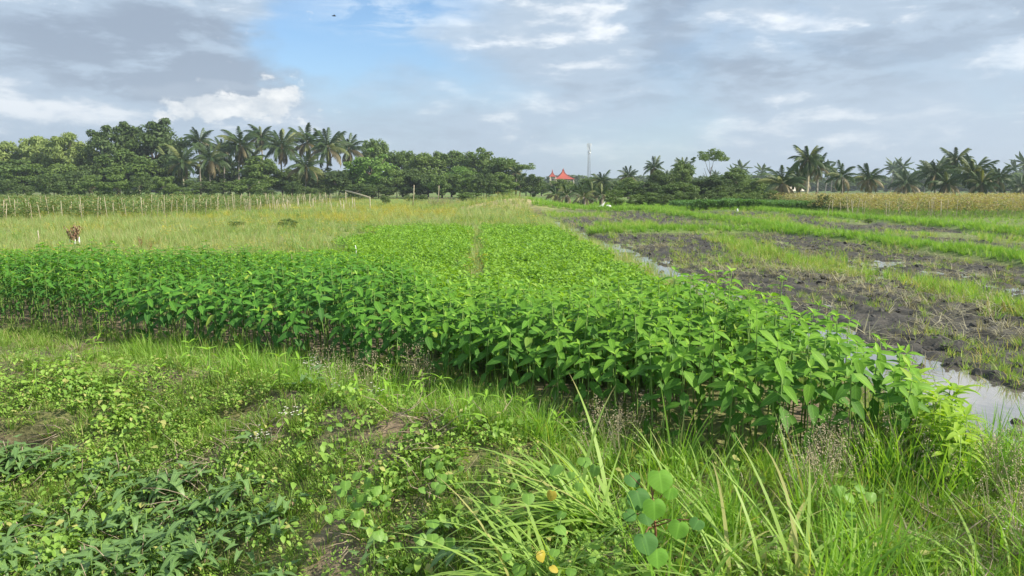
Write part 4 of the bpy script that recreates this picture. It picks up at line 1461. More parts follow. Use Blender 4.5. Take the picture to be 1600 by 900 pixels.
random.seed(31)
LT = [
    # left wood: px, top, half width, distance, kind, label
    (-30, 222, 42, 152, 'light', 'pale feathery tree at the left edge of the photo'),
    (22, 226, 38, 156, 'light', 'pale feathery tree second from the left edge'),
    (65, 218, 38, 154, 'light', 'pale green feathery tree left of the light bamboo crown'),
    (100, 212, 34, 150, 'light', 'light bamboo-like crown rising left of the tallest dark trees'),
    (135, 226, 34, 152, 'light', 'pale feathery tree touching the left side of the tall dark pair'),
    (25, 248, 48, 143, 'mid', 'lower rounded green tree in front of the leftmost pale trees'),
    (95, 250, 36, 144, 'mid', 'lower green tree below the light bamboo crown'),
    (-60, 235, 50, 146, 'mid', 'green tree cut by the left edge'),
    (178, 190, 48, 150, 'dark', 'tall dark tree, left one of the tallest pair'),
    (238, 184, 54, 154, 'dark', 'tallest dark round-topped tree of the left wood'),
    (195, 232, 46, 143, 'mid', 'green tree in front of the tallest dark pair'),
    (265, 240, 34, 148, 'dark', 'dark tree between the tallest tree and the first palms'),
    (150, 255, 34, 142, 'dark', 'low dark tree under the left one of the tallest pair'),
    (345, 245, 40, 158, 'dark', 'dark tree filling in behind the second palm'),
    (412, 243, 36, 142, 'mid', 'rounded green tree standing among the palms'),
    (455, 262, 34, 144, 'dark', 'dark tree behind the low front palm'),
    (508, 262, 34, 146, 'dark', 'dark tree below the right group of palms'),
    (583, 208, 26, 158, 'mid', 'narrow pale pointed crown behind the bright tree'),
    (580, 233, 44, 138, 'bright', 'bright green rounded tree right of the palms'),
    (545, 265, 34, 146, 'dark', 'dark tree at the left foot of the bright rounded tree'),
    (628, 228, 30, 152, 'mid', 'green tree directly right of the bright rounded tree'),
    (668, 232, 36, 148, 'mid', 'green tree with uneven top in the middle of the line'),
    (705, 228, 34, 150, 'mid', 'green tree with a flat top left of the last tall ones'),
    (745, 230, 36, 145, 'mid', 'tall green tree near the right end of the left wood'),
    (785, 240, 34, 142, 'mid', 'last tall tree at the right end of the left wood'),
    (722, 258, 30, 132, 'bright', 'lower rounded bright tree in front of the right end of the wood'),
    (650, 262, 32, 136, 'dark', 'dark lower tree below the uneven green crown'),
    (778, 268, 34, 128, 'mid', 'low green tree at the right foot of the wood'),
    (690, 270, 34, 130, 'dark', 'low dark tree between the bright lower one and the bright rounded one'),
    # middle gap
    (822, 277, 22, 175, 'dark', 'small dark tree left of the red roofs'),
    (846, 284, 18, 170, 'dark', 'small dark tree under the brown roof'),
    (876, 279, 22, 150, 'mid', 'small tree in front of the red roofs'),
    (920, 276, 22, 150, 'mid', 'small tree at the foot of the lattice mast'),
    (910, 288, 22, 130, 'dark', 'low dark tree between the red roofs and the mast'),
    (955, 283, 24, 120, 'dark', 'low dark tree right of the mast'),
    (985, 276, 28, 100, 'mid', 'green tree right of the mast behind the white cloth'),
    (1035, 264, 26, 98, 'dark', 'dark tree rising left of the wispy tall tree'),
    (1068, 250, 22, 104, 'mid', 'green tree leaning against the wispy tall tree'),
    (1010, 284, 30, 90, 'dark', 'low dark tree in front of the tree group right of the mast'),
    (1060, 284, 34, 86, 'mid', 'broad low green tree under the wispy tall tree'),
    (1112, 272, 34, 92, 'dark', 'broad dark tree beneath the wispy open crown'),
    (1150, 262, 32, 98, 'mid', 'green tree right of the wispy open crown'),
    (1178, 278, 26, 92, 'mid', 'lower green tree left of the first right palm'),
    (1205, 278, 22, 112, 'dark', 'dark tree behind the squat palm'),
    (1135, 290, 34, 84, 'dark', 'lowest dark tree at the right of the middle tree group'),
]
for a in LT:
    tree(*a)
wt = tree(1112, 229, 30, 108, 'open', 'tall tree with a wispy open crown showing sky through it')
tree(812, 252, 32, 138, 'open', 'thin tree with an airy branch reaching over the gap left of the red roofs')
# understory and free-standing bushes
for i, px in enumerate(range(-60, 830, 34)):
    tree(px + random.uniform(-8, 8), random.uniform(258, 294), random.uniform(15, 34), random.uniform(120, 136), random.choice(['bush', 'bushdark', 'bushdark']), 'low ' + random.choice(['dark', 'broad dark', 'narrow dark']) + ' bush at the foot of the wood ' + [t for z_, t in [(-99, 'by the left edge'), (60, 'under the light bamboo crown'), (140, 'under the left tall dark tree'), (215, 'under the tallest dark tree'), (275, 'under the slim-trunked palm'), (350, 'under the tall left palms'), (430, 'under the central palms'), (500, 'under the right palms'), (560, 'under the bright rounded tree'), (620, 'behind the tall thin stick'), (700, 'behind the dry reddish stalks'), (760, 'at its right end')] if px >= z_][-1], 'bushes along the foot of the wood')
for i, px in enumerate(range(965, 1215, 24)):
    tree(px + random.uniform(-6, 6), random.uniform(294, 304), random.uniform(16, 24), random.uniform(72, 78), random.choice(['bush', 'bushdark']), 'low bush at the edge of the plots below the middle trees', 'bushes below the middle trees')
for px, top, hw, D, k, lb in [(602, 303, 10, 78, 'bushdark', 'small round dark bush in the meadow right of the bamboo rail'), (450, 341, 20, 36, 'bush', 'olive shrub standing in the left meadow'), (370, 344, 14, 38, 'bush', 'small shrub in the meadow left of the olive one'),
                              (735, 300, 26, 88, 'bush', 'bush behind the dry reddish stalks'), (790, 300, 24, 88, 'bush', 'bush at the right end of the meadow'), (650, 302, 22, 90, 'bushdark', 'bush left of the dry reddish stalks'),
                              (1290, 302, 16, 62, 'bushdark', 'dark leafy bush at the left end of the ripe crop'), (1320, 303, 12, 64, 'bush', 'small bush in the ripe crop edge'), (1180, 300, 18, 72, 'bush', 'bush between the row crop and the trees'),
                              (1358, 341, 9, 42, 'bush', 'tiny bush on the far bund before the ripe crop')]:
    tree(px, top, hw, D, k, lb, 'single bushes in the fields')


# ------------------------------------------------------------------ palms
def frond_mesh(name, mat, droop, seed, n=36, lw=0.017, ll=0.26):
    """unit frond along +Y, leaflets hanging to both sides"""
    rd = random.Random(seed)
    mb = MB()
    pts, ang, p = [], 0.0, Vector((0, 0, 0))
    for i in range(9):
        pts.append(p.copy())
        ang -= droop / 8 * (0.4 + 1.2 * i / 8)
        p = p + Vector((0, math.cos(ang), math.sin(ang))) / 8
    mb.tube(pts, [0.013 * (1 - 0.85 * i / 8) for i in range(9)], 3, 0, False)
    for i in range(n):
        t = 0.14 + 0.86 * i / (n - 1)
        q = t * 8
        k = min(7, int(q))
        c = pts[k].lerp(pts[k + 1], q - k)
        d = (pts[k + 1] - pts[k]).normalized()
        L = ll * (0.45 + 0.75 * math.sin(PI * min(1, 0.12 + t * 0.86))) * rd.uniform(0.85, 1.1)
        for s in (-1, 1):
            out_ = (Vector((s, 0, 0)) * rd.uniform(0.55, 0.8) + d * rd.uniform(0.5, 0.9) + Vector((0, 0, -0.45 - 0.3 * droop - rd.uniform(0, 0.3)))).normalized()
            end = c + out_ * L + Vector((0, 0, -L * 0.25))
            mid = c + out_ * L * 0.5
            wv = d.cross(out_).cross(out_).normalized() * lw / 2
            mb.add([c - wv, c + wv, mid + wv * 1.2, mid - wv * 1.2, end], [[0, 1, 2, 3], [3, 2, 4]], None)
    return mb.mesh(name, mat, False)


FR = {}
for k in ('frond', 'frond_dry', 'frond_yel'):
    FR[k] = [frond_mesh(k, M[k], d, 10 * j + len(k)) for j, d in enumerate((0.6, 1.2, 1.7))]
pt = MB()
pt.tube([(0, 0, -0.02), (0.012, 0, 0.3), (0.02, 0.005, 0.7), (0.0, 0, 1.0)], [1.5, 1.0, 0.9, 0.8], 7)
cn = MB()
for k in range(7):
    a = k * 0.9
    cn.tube([(math.cos(a) * .05, math.sin(a) * .05, -0.02 - 0.02 * (k % 3)), (math.cos(a) * .055, math.sin(a) * .055, -0.055 - 0.02 * (k % 3)), (math.cos(a) * .055, math.sin(a) * .055, -0.085 - 0.02 * (k % 3))], [0.012, 0.03, 0.012], 6)
nut_me = cn.mesh('coconuts', plain('coconut_husk', (0.24, 0.20, 0.08), 0.6))
pod = MB(); pod.tube([(0, 0, -0.05), (0, 0, 0.05), (0, 0, 0.16)], [0.04, 0.045, 0.02], 6)
pod_me = pod.mesh('crown_shaft', M['frond_dry'])


def palm(px, cpy, D, rpx, label, group, lean=0.0, dry=0.25, yel=0.05, n=30, base=0.0, squat=False, pale=False, seedv=None):
    rd = random.Random(seedv if seedv is not None else int(px * 7 + cpy))
    c = at(px, cpy, D)
    g = gzs(c.x, D)
    h = c.z - g
    L = rpx * D / F * (0.98 if px > 1240 else 1.08)
    e = empty('coconut_palm', (c.x - lean * h, D, g), 0, label, 'palm tree', group)
    top = Vector((lean * h, 0, h))
    r_ = 0.15 if not squat else 0.22
    me_ = MB()
    bend = rd.uniform(-0.04, 0.04) * h
    me_.tube([(0, 0, -0.1), Vector((lean * h * .2 + bend, 0, h * .33)), Vector((lean * h * .6 + bend, 0, h * .7)), top], [r_ * 1.35, r_, r_ * .85, r_ * .7], 7)
    link('trunk', me_.mesh('palm_trunk', M['bamboo'] if pale else M['palmtrunk']), e)
    link('crown_shaft', pod_me, e, Matrix.Translation(top) @ Matrix.Scale(L, 4))
    link('coconuts', nut_me, e, Matrix.Translation(top) @ Matrix.Scale(L, 4))
    for i in range(n):
        t = i / (n - 1)
        elv = 1.35 - 2.15 * t ** 1.15 + rd.uniform(-.14, .14)
        a = i * 2.39996 + rd.uniform(-.25, .25)
        kind = 'frond'
        if t > 0.62 and rd.random() < dry * 2.2: kind = 'frond_dry'
        elif rd.random() < yel: kind = 'frond_yel'
        v = 0 if t < 0.25 else (1 if t < 0.7 else 2)
        if t < 0.4 and rd.random() < .4: v += 1
        link('frond', FR[kind][min(v, 2)], e, Matrix.Translation(top) @ Matrix.Rotation(a, 4, 'Z') @ Matrix.Rotation(elv, 4, 'X') @ Matrix.Rotation(rd.uniform(-.3, .3), 4, 'Y') @ Matrix.Scale(L * rd.uniform(.82, 1.1) * (0.85 if t > .8 else 1), 4))
    return e


gL = 'coconut palms of the left wood'
for a in [(285, 254, 140, 30, 'palm with a slim pale trunk at the left end of the palm group'), (262, 252, 147, 22, 'half-hidden palm left of the slim pale trunk'), (328, 250, 141, 30, 'second palm from the left with drooping pale lower fronds'),
          (312, 222, 152, 24, 'palm crown peeking out above the second front palm'), (375, 228, 145, 32, 'tall palm left of the rounded green tree among the palms'), (408, 214, 154, 24, 'palm crown farthest back above the rounded green tree'),
          (440, 230, 146, 33, 'tall full palm in the centre of the palm group'), (478, 262, 136, 30, 'lowest front palm with yellow drooping fronds'), (480, 224, 152, 30, 'tall palm behind the lowest front palm'),
          (512, 232, 145, 34, 'tall palm with long pale lower frond right of the centre'), (545, 234, 152, 28, 'rightmost palm before the bright rounded tree'), (390, 250, 150, 24, 'palm partly hidden behind the rounded tree'), (348, 236, 154, 22, 'palm crown between the second and third tall palms')]:
    palm(*a, gL, dry=0.22, yel=0.12, lean=random.uniform(-.03, .05), pale=(a[0] in (285,)))
palm(806, 270, 135, 13, 'small palm-like crown at the right end of the left wood', gL)
palm(1022, 262, 110, 18, 'palm top sticking out left of the wispy tall tree', 'palms in the middle group')
palm(1068, 262, 112, 18, 'palm top touching the wispy tall tree', 'palms in the middle group')
palm(982, 276, 125, 17, 'small palm top right of the lattice mast', 'palms in the middle group')
palm(940, 286, 115, 20, 'palm just right of the lattice mast foot', 'palms in the middle group')
gM = 'low drooping young palms in the middle'
for px, cp_, D, r, lb in [(885, 305, 80, 19, 'leftmost low young palm with brownish drooping fronds'), (905, 303, 84, 18, 'low young palm second from the left in the middle row'), (925, 300, 82, 20, 'low young palm with bright yellow upright frond'),
                          (940, 304, 76, 20, 'rightmost low young palm next to the white cloth'), (868, 306, 84, 20, 'small young palm at the left end under the trees'), (912, 308, 74, 20, 'front low young palm in the middle of its row')]:
    palm(px, cp_, D, r, lb, gM, dry=0.4, yel=0.4, n=18, squat=True)
gR = 'coconut palms in the fields on the right'
palm(1222, 288, 80, 36, 'squat palm with fronds drooping to the ground, leftmost on the right', gR, dry=0.5, yel=0.2, n=28, squat=True)
palm(1262, 250, 84, 32, 'palm with a thin pale trunk beside the white hut', gR, dry=0.1, yel=0.1, lean=0.02, pale=True)
palm(1277, 262, 96, 28, 'palm standing close behind the thin pale-trunked one', gR, dry=0.3)
palm(1315, 276, 86, 30, 'leaning palm with sparse fronds right of the hut', gR, dry=0.2, n=20, lean=-0.05)
palm(1358, 280, 92, 28, 'palm with brown hanging skirt right of the leaning palm', gR, dry=0.8, yel=0.05)
palm(1248, 280, 100, 26, 'bushy palm behind the white hut wall', gR, dry=0.4)
palm(1416, 287, 115, 28, 'lone low palm between the skirted palm and the right group', gR, dry=0.2)
palm(1462, 272, 92, 32, 'left palm of the dense group on the right', gR, dry=0.2)
palm(1494, 252, 94, 30, 'tallest palm of the dense group on the right', gR, dry=0.1)
palm(1480, 288, 88, 28, 'low palm at the front of the dense group', gR, dry=0.2)
palm(1520, 272, 84, 36, 'wide palm with arching fronds in the dense group', gR, dry=0.2, yel=0.15)
palm(1534, 288, 82, 30, 'low arching palm right of the wide one', gR, dry=0.3, yel=0.2)
palm(1560, 280, 92, 28, 'last palm at the right end of the dense group', gR, dry=0.15)
palm(1596, 292, 110, 24, 'low palm at the right edge of the photo', gR, dry=0.2)
palm(1640, 285, 100, 28, 'palm beyond the right edge', gR, dry=0.2)

# far wood closing the horizon
far_t = []
for k in ('dark', 'mid', 'bushdark'):
    for q in range(2):
        far_t.append(tmpl('far_crown', crown_mesh('far_crown', M['tree_dark'] if k != 'mid' else M['tree_mid'], 300 + q + len(k), nb=26, per=36, ls=0.14, lo=0.0)))
fpts, fs = [], []
for i in range(1500):
    a = R(random.uniform(-60, 60))
    rr_ = random.uniform(300, 620)
    x, y = rr_ * math.sin(a), rr_ * math.cos(a)
    if 285 < rr_ < 340 and abs(math.degrees(a) - 6.5) < 3.5: continue
    fpts.append((x, y, -0.3))
    fs.append(random.uniform(0.7, 1.1) * (5.0 + rr_ * 0.006))
scatter('far_wood', np.array(fpts), far_t, 'distant dark wood closing the horizon behind the fields', 'wood', 0.8, 1.15, 0.0, np.array(fs))
# far palm tops above that wood
def far_palm_mesh(seed):
    rd = random.Random(seed)
    mb = MB()
    mb.tube([(0, 0, 0), (0, 0, 1.0)], [0.02, 0.015], 4)
    for i in range(13):
        a = i * 2.4
        elv = 1.2 - 1.7 * i / 12
        for s in (-1, 1):
            m_ = Matrix.Translation((0, 0, 1)) @ Matrix.Rotation(a, 4, 'Z') @ Matrix.Rotation(elv, 4, 'X')
            mb.add([(0, 0, 0), (s * .07, .14, -.04), (s * .06, .3, -.10), (0, .46, -.12), (0, .2, 0.0)], [[0, 1, 4], [1, 2, 4], [2, 3, 4]], None, m_, 1)
    return tmpl('far_palm', mb.mesh('far_palm', [M['palmtrunk'], M['frond']], False))
fp2 = []
for i in range(80):
    a = R(random.uniform(2, 45))
    rr_ = random.uniform(240, 420)
    if a < R(14): continue
    fp2.append((rr_ * math.sin(a), rr_ * math.cos(a), -0.2))
scatter('far_palms', np.array(fp2), [far_palm_mesh(i) for i in range(3)], 'distant palm tops rising out of the far wood on the right', 'palms', 6.0, 9.0, 0.04)

# ------------------------------------------------------------------ temple-like building with red roofs, mast, hut
def tier_roof(mb, w, d, z0, z1, steps=7, curve=2.0, tipw=0.06, over=0.0):
    """concave four-sided roof rising from eaves at z0 to a peak at z1"""
    rings = []
    for i in range(steps + 1):
        t = i / steps
        f = (1 - t) ** curve * (1 - tipw) + tipw
        z = z0 + (z1 - z0) * t
        rings.append([(-w * f, -d * f, z), (w * f, -d * f, z), (w * f, d * f, z), (-w * f, d * f, z)])
    vs = [p for r_ in rings for p in r_]
    fs = []
    for i in range(steps):
        for k in range(4):
            k2 = (k + 1) % 4
            fs.append([4 * i + k, 4 * i + k2, 4 * i + 4 + k2, 4 * i + 4 + k])
    fs.append([4 * steps + k for k in range(4)])
    fs.append([3, 2, 1, 0])
    mb.add(vs, fs)
    for k, (sx, sy) in enumerate(((-1, -1), (1, -1), (1, 1), (-1, 1))):
        mb.tube([Vector(rings[i][k]) + Vector((0, 0, .03)) for i in range(steps + 1)], 0.09, 4)


def hall(px, D, apex, eave, hw, mat, label, wall_w=0.7):
    p = at(px, apex, D)
    ze = at(px, eave, D).z
    w = hw * D / F
    e = empty('temple_hall', (p.x, D, 0), 0.12, label, 'temple', 'temple halls behind the trees')
    m1 = MB(); m1.box((0, 0, ze / 2), (w * 2 * wall_w, w * 2 * wall_w, ze)); link('wall', m1.mesh('wall', M['wall_cream'], False), e)
    m1 = MB(); m1.box((0, 0, ze - 0.12), (w * 2 * wall_w + .3, w * 2 * wall_w + .3, 0.22)); link('cornice', m1.mesh('cornice', M['dark_wood'], False), e)
    m2 = MB(); tier_roof(m2, w, w, ze, p.z, 8, 2.1); rf = link('roof', m2.mesh('roof', mat, False), e)
    m3 = MB(); m3.tube([(0, 0, p.z - .1), (0, 0, p.z + 0.25), (0, 0, p.z + .55)], [.14, .10, .02], 6); link('finial', m3.mesh('finial', mat), rf)
    wn = MB(); wn.box((0, 0, 0), (0.7, 0.08, 1.2)); wm_ = wn.mesh('window', M['dark_open'], False)
    nwin = 1 if w < 2 else 4
    for k in range(nwin):
        xx = (k - (nwin - 1) / 2) * (2 * w * wall_w / (nwin + 0.3))
        link('window', wm_, e, Matrix.Translation((xx, -w * wall_w - 0.03, ze - 1.3)))
    for sx in (-1, 1):
        m4 = MB(); m4.tube([(sx * w * .9, -w * .9, 0), (sx * w * .9, -w * .9, ze - 0.02)], 0.13, 8); link('pillar', m4.mesh('pillar', M['wall_cream']), e)
    return e


hall(880, 270, 265, 280, 15, M['roof_red'], 'pavilion with a large pointed red tiered roof above the trees')
hall(863, 262, 267, 276, 5, M['roof_red'], 'slim tower with a small pointed red roof left of the big one', 0.55)
hall(833, 256, 276, 284, 9, M['roof_brown'], 'lower hall with a brown pyramid roof left of the red ones')

D_ = 420
mp = at(920.5, 224, D_)
e = empty('lattice_mast', (mp.x, D_, 0), 0, 'tall thin grey lattice telecom mast right of the red roofs', 'mast')
hm = mp.z
legs = [(math.cos(t), math.sin(t)) for t in (R(90), R(210), R(330))]
lb_, lt_ = 1.1, 0.62
for lx, ly in legs:
    mb = MB(); mb.tube([(lx * lb_, ly * lb_, 0), (lx * lt_, ly * lt_, hm)], 0.10, 5); link('leg', mb.mesh('leg', M['steel']), e)
mb = MB()
for i in range(22):
    z0, z1 = hm * i / 22, hm * (i + 1) / 22
    for k in range(3):
        a0, a1 = legs[k], legs[(k + 1) % 3]
        r0, r1 = lb_ + (lt_ - lb_) * i / 22, lb_ + (lt_ - lb_) * (i + 1) / 22
        mb.tube([(a0[0] * r0, a0[1] * r0, z0), (a1[0] * r1, a1[1] * r1, z1)], 0.05, 3, 0, False)
        mb.tube([(a0[0] * r1, a0[1] * r1, z1), (a1[0] * r1, a1[1] * r1, z1)], 0.05, 3, 0, False)
link('bracing', mb.mesh('bracing', M['steel']), e)
for k, (a, z) in enumerate([(0.3, 0.97), (2.4, 0.97), (4.5, 0.97), (1.0, 0.91), (3.9, 0.9), (5.4, 0.85)]):
    mb = MB(); mb.box((0, 0, 0), (0.35, 0.22, 1.6), 0); mb.tube([(0, 0, -0.9), (0, 0, 0.9)], 0.05, 5)
    link('antenna', mb.mesh('antenna', M['white'], False), e, Matrix.Translation((math.cos(a) * 1.1, math.sin(a) * 1.1, hm * z)) @ Matrix.Rotation(a, 4, 'Z'))
mb = MB(); mb.tube([(0, 0, 0), (0, 0.15, 0)], [0.5, 0.42], 10); link('dish', mb.mesh('dish', M['white']), e, Matrix.Translation((0.3, -1.0, hm * 0.8)))

hp = at(1240, 292, 120)
e = empty('field_hut', (hp.x, 120, gzs(hp.x, 120)), 0.15, 'small white-walled hut with a pale roof behind the thin-trunked palm', 'hut')
mb = MB(); mb.box((0, 0, 0.7), (1.9, 1.6, 1.4)); link('wall', mb.mesh('wall', M['white'], False), e)
mb = MB(); mb.box((0, 0, 0.2), (2.0, 1.7, 0.4)); link('plinth', mb.mesh('plinth', M['dark_wood'], False), e)
mb = MB(); mb.add([(-1.4, -1.1, 1.35), (1.4, -1.1, 1.35), (1.4, 1.1, 1.35), (-1.4, 1.1, 1.35), (-1.0, 0, 2.05), (1.0, 0, 2.05)], [[0, 1, 5, 4], [2, 3, 4, 5], [1, 2, 5], [3, 0, 4], [3, 2, 1, 0]]); link('roof', mb.mesh('roof', M['wall_cream'], False), e)
mb = MB(); mb.box((0.3, -0.83, 0.85), (0.5, 0.06, 0.7)); link('window', mb.mesh('window', M['dark_open'], False), e)

# ------------------------------------------------------------------ stakes, rails, cloth, oddments
random.seed(77)
stake_me = []
for q in range(4):
    mb = MB()
    k = 0.03 * (q - 1.5)
    mb.tube([(0, 0, -0.1), (k * .6, 0, 0.5), (k, k * .4, 1.0)], [0.022, 0.019, 0.014], 5)
    stake_me.append(mb.mesh('stake', M['bamboo']))


def stake(x, y, h, label, group, thick=1.0):
    o = link('bamboo_stake', random.choice(stake_me))
    o.location = (x, y, gzs(x, y))
    o.rotation_euler = (random.gauss(0, .08), random.gauss(0, .11), random.uniform(0, 6))
    o.scale = (thick, thick, h)
    tag(o, label, 'stake', group)
    return o


n_st = 0
for off, sp, hh in [(-0.5, 0.62, 1.34), (2.1, 0.8, 1.34), (4.7, 1.0, 1.36), (7.3, 1.3, 1.38), (12.5, 1.8, 1.4)]:
    x = -34.0 if off < 5 else -44.0
    while x < -15.8:
        yy = float(vine_front(x)) + off
        lb = 'pale bamboo stake in the nearest row of the vine plot' if off < 0 else ('pale bamboo stake in the middle rows of the vine plot' if off < 5 else 'thin pale stake in the far rows of the vine plot')
        if yy < 86:
            stake(x + random.uniform(-.15, .15), yy + random.uniform(-.4, .4), hh * random.uniform(.70, 1.12), lb, 'bamboo stakes of the left vine plot', 0.95)
        slope = abs(float(vine_front(x + .2)) - float(vine_front(x))) / .2
        x += sp * random.uniform(.75, 1.3) / math.hypot(1, slope * .5)
for i in range(44):
    p = at(random.uniform(385, 575), 312, random.uniform(56, 66))
    stake(p.x, p.y, random.uniform(.7, 1.15), 'short pale stick in the dense stick row left of the bamboo rail', 'short sticks before the palms', 1.1)
for i in range(34):
    px = random.uniform(1290, 1600)
    yy = 47.5 + 0.12 * (40 - 30) + random.uniform(-1.2, 3)
    p = at(px, 320, yy)
    stake(p.x, p.y, random.uniform(0.9, 1.4), 'pale stake at the front of the ripe yellow crop', 'stakes in the ripe crop', 0.9)


def pole(px0, py0, px1, py1, D, r, label, mat='bamboo', name='wooden_pole', cat='pole', D2=None):
    a, b = at(px0, py0, D), at(px1, py1, D2 or D)
    mb = MB(); mb.tube([Vector((0, 0, 0)), (b - a) * .5 + Vector((0.02, 0, 0)), b - a], [r, r * .9, r * .7], 6)
    o = link(name, mb.mesh(name, M[mat]))
    o.location = a
    return tag(o, label, cat)


pole(217, 309, 218, 288, 134, 0.22, 'short pale post standing before the tall dark trees')
pole(415, 309, 404, 284, 130, 0.10, 'thin pole leaning in front of the rounded tree among the palms')
pole(645, 322, 647, 289, 66, 0.045, 'single tall thin stick in the meadow')
pole(684, 316, 686, 290, 80, 0.045, 'thin stick standing before the dry reddish stalks')
pole(60, 382, 59, 360, 27, 0.02, 'short stick in the left meadow')
pole(260, 345, 260, 334, 46, 0.03, 'dark short post in the left meadow', 'dark_wood')
pole(556, 398, 555, 383, 20, 0.012, 'thin white stick between the tall and the low crop', 'white')
pole(455, 418, 455, 397, 16, 0.010, 'thin pale stick poking out of the dark crop', 'bamboo')
pole(1152, 332, 1152, 326, 60, 0.07, 'tiny white marker post beside the row crop', 'white')
pole(1387, 342, 1387, 336, 45, 0.05, 'tiny pale marker post on the far bund', 'bamboo')
a = at(540, 298, 70); b = at(578, 309, 64)
e = empty('bamboo_rail', (a.x, a.y, gzs(a.x, a.y)), 0, 'slanting bamboo rail on two posts in front of the trees', 'rail')
o0 = Vector(e.location)
mb = MB(); mb.tube([a - o0, (a + b) / 2 - o0 + Vector((0, 0, .03)), b - o0], [.07, .065, .06], 6); link('rail', mb.mesh('rail', M['bamboo']), e)
for q in (a, b):
    mb = MB(); mb.tube([Vector((q.x, q.y, gzs(q.x, q.y) - .1)) - o0, q - o0], .035, 5); link('post', mb.mesh('post', M['bamboo']), e)

# dry stalks, dead shrubs
def stalks(px, base, top, wpx, n, mat, label, group, D=None):
    x, y = P(px, base, 0)
    if D: y = D; x = at(px, base, D).x
    h = at(px, top, y).z - gzs(x, y)
    mb = MB()
    w = wpx * y / F
    for i in range(n):
        aa = random.uniform(0, 6.28)
        q = w * math.sqrt(random.random())
        bx, by = q * math.cos(aa), q * math.sin(aa)
        blade(mb, (bx, by, 0), h * random.uniform(.6, 1.1), 0.05 * h / 1.2, aa, .1, random.uniform(.2, 1.4), 4)
        for k in range(3):
            blade(mb, (bx, by, h * random.uniform(.3, .8)), h * .35, .04 * h / 1.2, random.uniform(0, 6), .7, 1.6, 3)
    o = link('dry_stalks', mb.mesh('dry_stalks', M[mat]))
    o.location = (x, y, gzs(x, y))
    return tag(o, label, 'dry plant', group)


for i, px in enumerate((676, 688, 700, 712)):
    stalks(px, 318, 305 + i % 2 * 2, 7, 26, 'straw', 'reddish dry stalks in a row before the right end of the wood', 'dry stalks in the meadow', 78)
x, y = P(117, 384)
e = empty('dead_shrub', (x, y, gzs(x, y)), 0, 'dead brown shrub with white rags at its foot in the left meadow', 'shrub')
mb = MB()
lf = MB()
h = 0.85
for i in range(12):
    aa = i * 2.4
    q = random.uniform(.04, .40)
    tip = Vector((math.cos(aa) * q, math.sin(aa) * q, h * random.uniform(.65, 1.0)))
    mb.tube([(0, 0, 0), tip * .5, tip], [.014, .010, .004], 4)
    for k in range(18):
        v, f, u = leaf_geo(.10, .045, .9, .4, 3, 'ovate')
        lf.add(v, f, u, rot(random.uniform(0, 6), -.4, 0, tip * random.uniform(.25, 1.0)))
link('branches', mb.mesh('branches', M['twig']), e)
link('withered_leaves', lf.mesh('withered_leaves', plain('brown_dead_leaf', (.26, .15, .09), .8, (.14, .08, .05), 9)), e)
for q, (dx, hh, ww) in enumerate([(-.12, .26, .05), (.05, .22, .06), (.19, .30, .07)]):
    mb = MB()
    for s_ in (-1, 1):
        pass
    mb.tube([(dx, -.08, 0), (dx + .01, -.09, hh * .5), (dx + .02, -.08, hh)], [ww * .35, ww * .5, ww * .15], 6)
    link('rag', mb.mesh('rag', M['white']), e)
stalks(219, 386, 366, 3, 12, 'redstem', 'dark dead stalk standing at the back edge of the crop', 'dead stalks behind the left crop')
stalks(234, 390, 373, 3, 10, 'redstem', 'shorter dark dead stalk right of the first one', 'dead stalks behind the left crop')

# white cloth tent-like scrap on a stick, with a bundle beside it
p = at(940, 328, 68)
g = gzs(p.x, 68)
e = empty('white_cloth', (p.x, 68, g), 0, 'white cloth hung like a small sail on a stick at the far plots', 'cloth')
mb = MB()
N_ = 7
vs = []
for side in (0, .03):
    for i in range(N_):
        for j in range(N_):
            u_, v_ = i / (N_ - 1), j / (N_ - 1)
            xx = -0.42 + u_ * .55 + v_ * (0.36) * (1 - u_ * .35)
            zz = 0.18 + v_ * .50 * (0.30 + u_ * .75) + .02
            vs.append((xx, side + .05 * math.sin(u_ * 7 + v_ * 2), zz))
fs = []
for s_ in (0, 1):
    o_ = s_ * N_ * N_
    for i in range(N_ - 1):
        for j in range(N_ - 1):
            q = [o_ + i * N_ + j, o_ + (i + 1) * N_ + j, o_ + (i + 1) * N_ + j + 1, o_ + i * N_ + j + 1]
            fs.append(q if s_ == 0 else q[::-1])
mb.add(vs, fs)
link('sail', mb.mesh('sail', M['white']), e)
mb = MB(); mb.tube([(0.02, .05, -.1), (.06, .05, .75)], .02, 5); link('stick', mb.mesh('stick', M['bamboo']), e)
p2 = at(951, 328, 67.5)
mb = MB()
mb.tube([(-.28, 0, .12), (-.12, 0, .26), (.12, .02, .24), (.30, .02, .10)], [.06, .16, .14, .04], 8)
o = link('white_sack', mb.mesh('white_sack', M['white'])); o.location = (p2.x, p2.y, gzs(p2.x, p2.y))
tag(o, 'white sack lying right of the white cloth', 'sack')
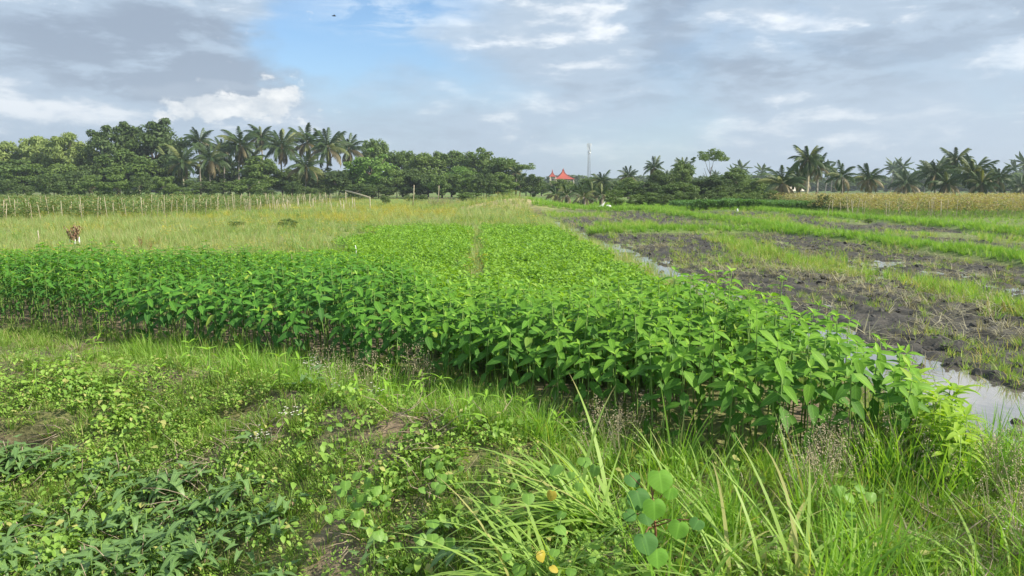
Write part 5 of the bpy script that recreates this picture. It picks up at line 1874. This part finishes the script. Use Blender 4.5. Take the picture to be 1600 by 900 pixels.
# bird
bp_ = at(522, 25, 70)
e = empty('bird', bp_, 0.4, 'small dark bird flying in the blue gap between clouds', 'bird')
mb = MB(); mb.tube([(-.20, 0, 0), (-.10, 0, .01), (.02, 0, .02), (.13, 0, .02), (.18, 0, .01)], [.02, .045, .055, .035, .005], 7); link('body', mb.mesh('body', M['bird']), e)
for s_ in (-1, 1):
    mb = MB()
    mb.add([(.06, s_ * .03, .03), (-.06, s_ * .03, .03), (-.07, s_ * .16, .08), (.03, s_ * .17, .09), (-.10, s_ * .32, .04), (.06, s_ * .03, .015), (-.06, s_ * .03, .015), (-.07, s_ * .16, .068), (.03, s_ * .17, .075)],
           [[0, 1, 2, 3], [3, 2, 4], [5, 8, 7, 6], [8, 4, 7], [0, 3, 8, 5], [1, 6, 7, 2], [3, 4, 8], [2, 7, 4]])
    link('wing', mb.mesh('wing', M['bird'], False), e)
# pale stalk heaps left on the mud
random.seed(14)
for px, py, s_ in [(1310, 440, 1.0), (1575, 485, 1.3), (1540, 487, 1.0), (1250, 428, 0.8), (1350, 520, 0.9), (1500, 575, 0.8), (1210, 430, .8), (1395, 400, .8), (1530, 445, .9), (1160, 400, .8)]:
    x, y = P(px, py)
    mb = MB()
    for i in range(16):
        aa = random.gauss(0, .9) + (PI if random.random() < .5 else 0)
        blade(mb, (random.gauss(0, .06), random.gauss(0, .06), .03), random.uniform(.2, .5) * s_, .02 * s_, aa, random.uniform(.7, 1.45), random.uniform(-.1, .7), 4)
    o = link('straw_clump', mb.mesh('straw_clump', M['straw'])); o.location = (x, y, gzs(x, y))
    tag(o, 'pale uprooted straw clump lying on the dark mud', 'straw clump', 'uprooted straw clumps on the mud')

# ------------------------------------------------------------------ air
def haze():
    me = MB()
    me.box((0, 300, 24), (1900, 1500, 52))
    m, n = new_mat('haze_air')
    pv = n.new('ShaderNodeVolumePrincipled')
    pv.inputs['Color'].default_value = (0.80, 0.88, 1.0, 1)
    pv.inputs['Density'].default_value = 0.0005
    pv.inputs['Anisotropy'].default_value = 0.3
    o = n.new('ShaderNodeOutputMaterial')
    n.l.new(pv.outputs[0], o.inputs['Volume'])
    ob = link('haze', me.mesh('haze', m, False))
    tag(ob, 'thin bluish haze lying over the farmland', 'haze', kind='stuff')


haze()
print('triangles in own meshes', sum(len(m.loops) - 2 * len(m.polygons) for m in bpy.data.meshes))
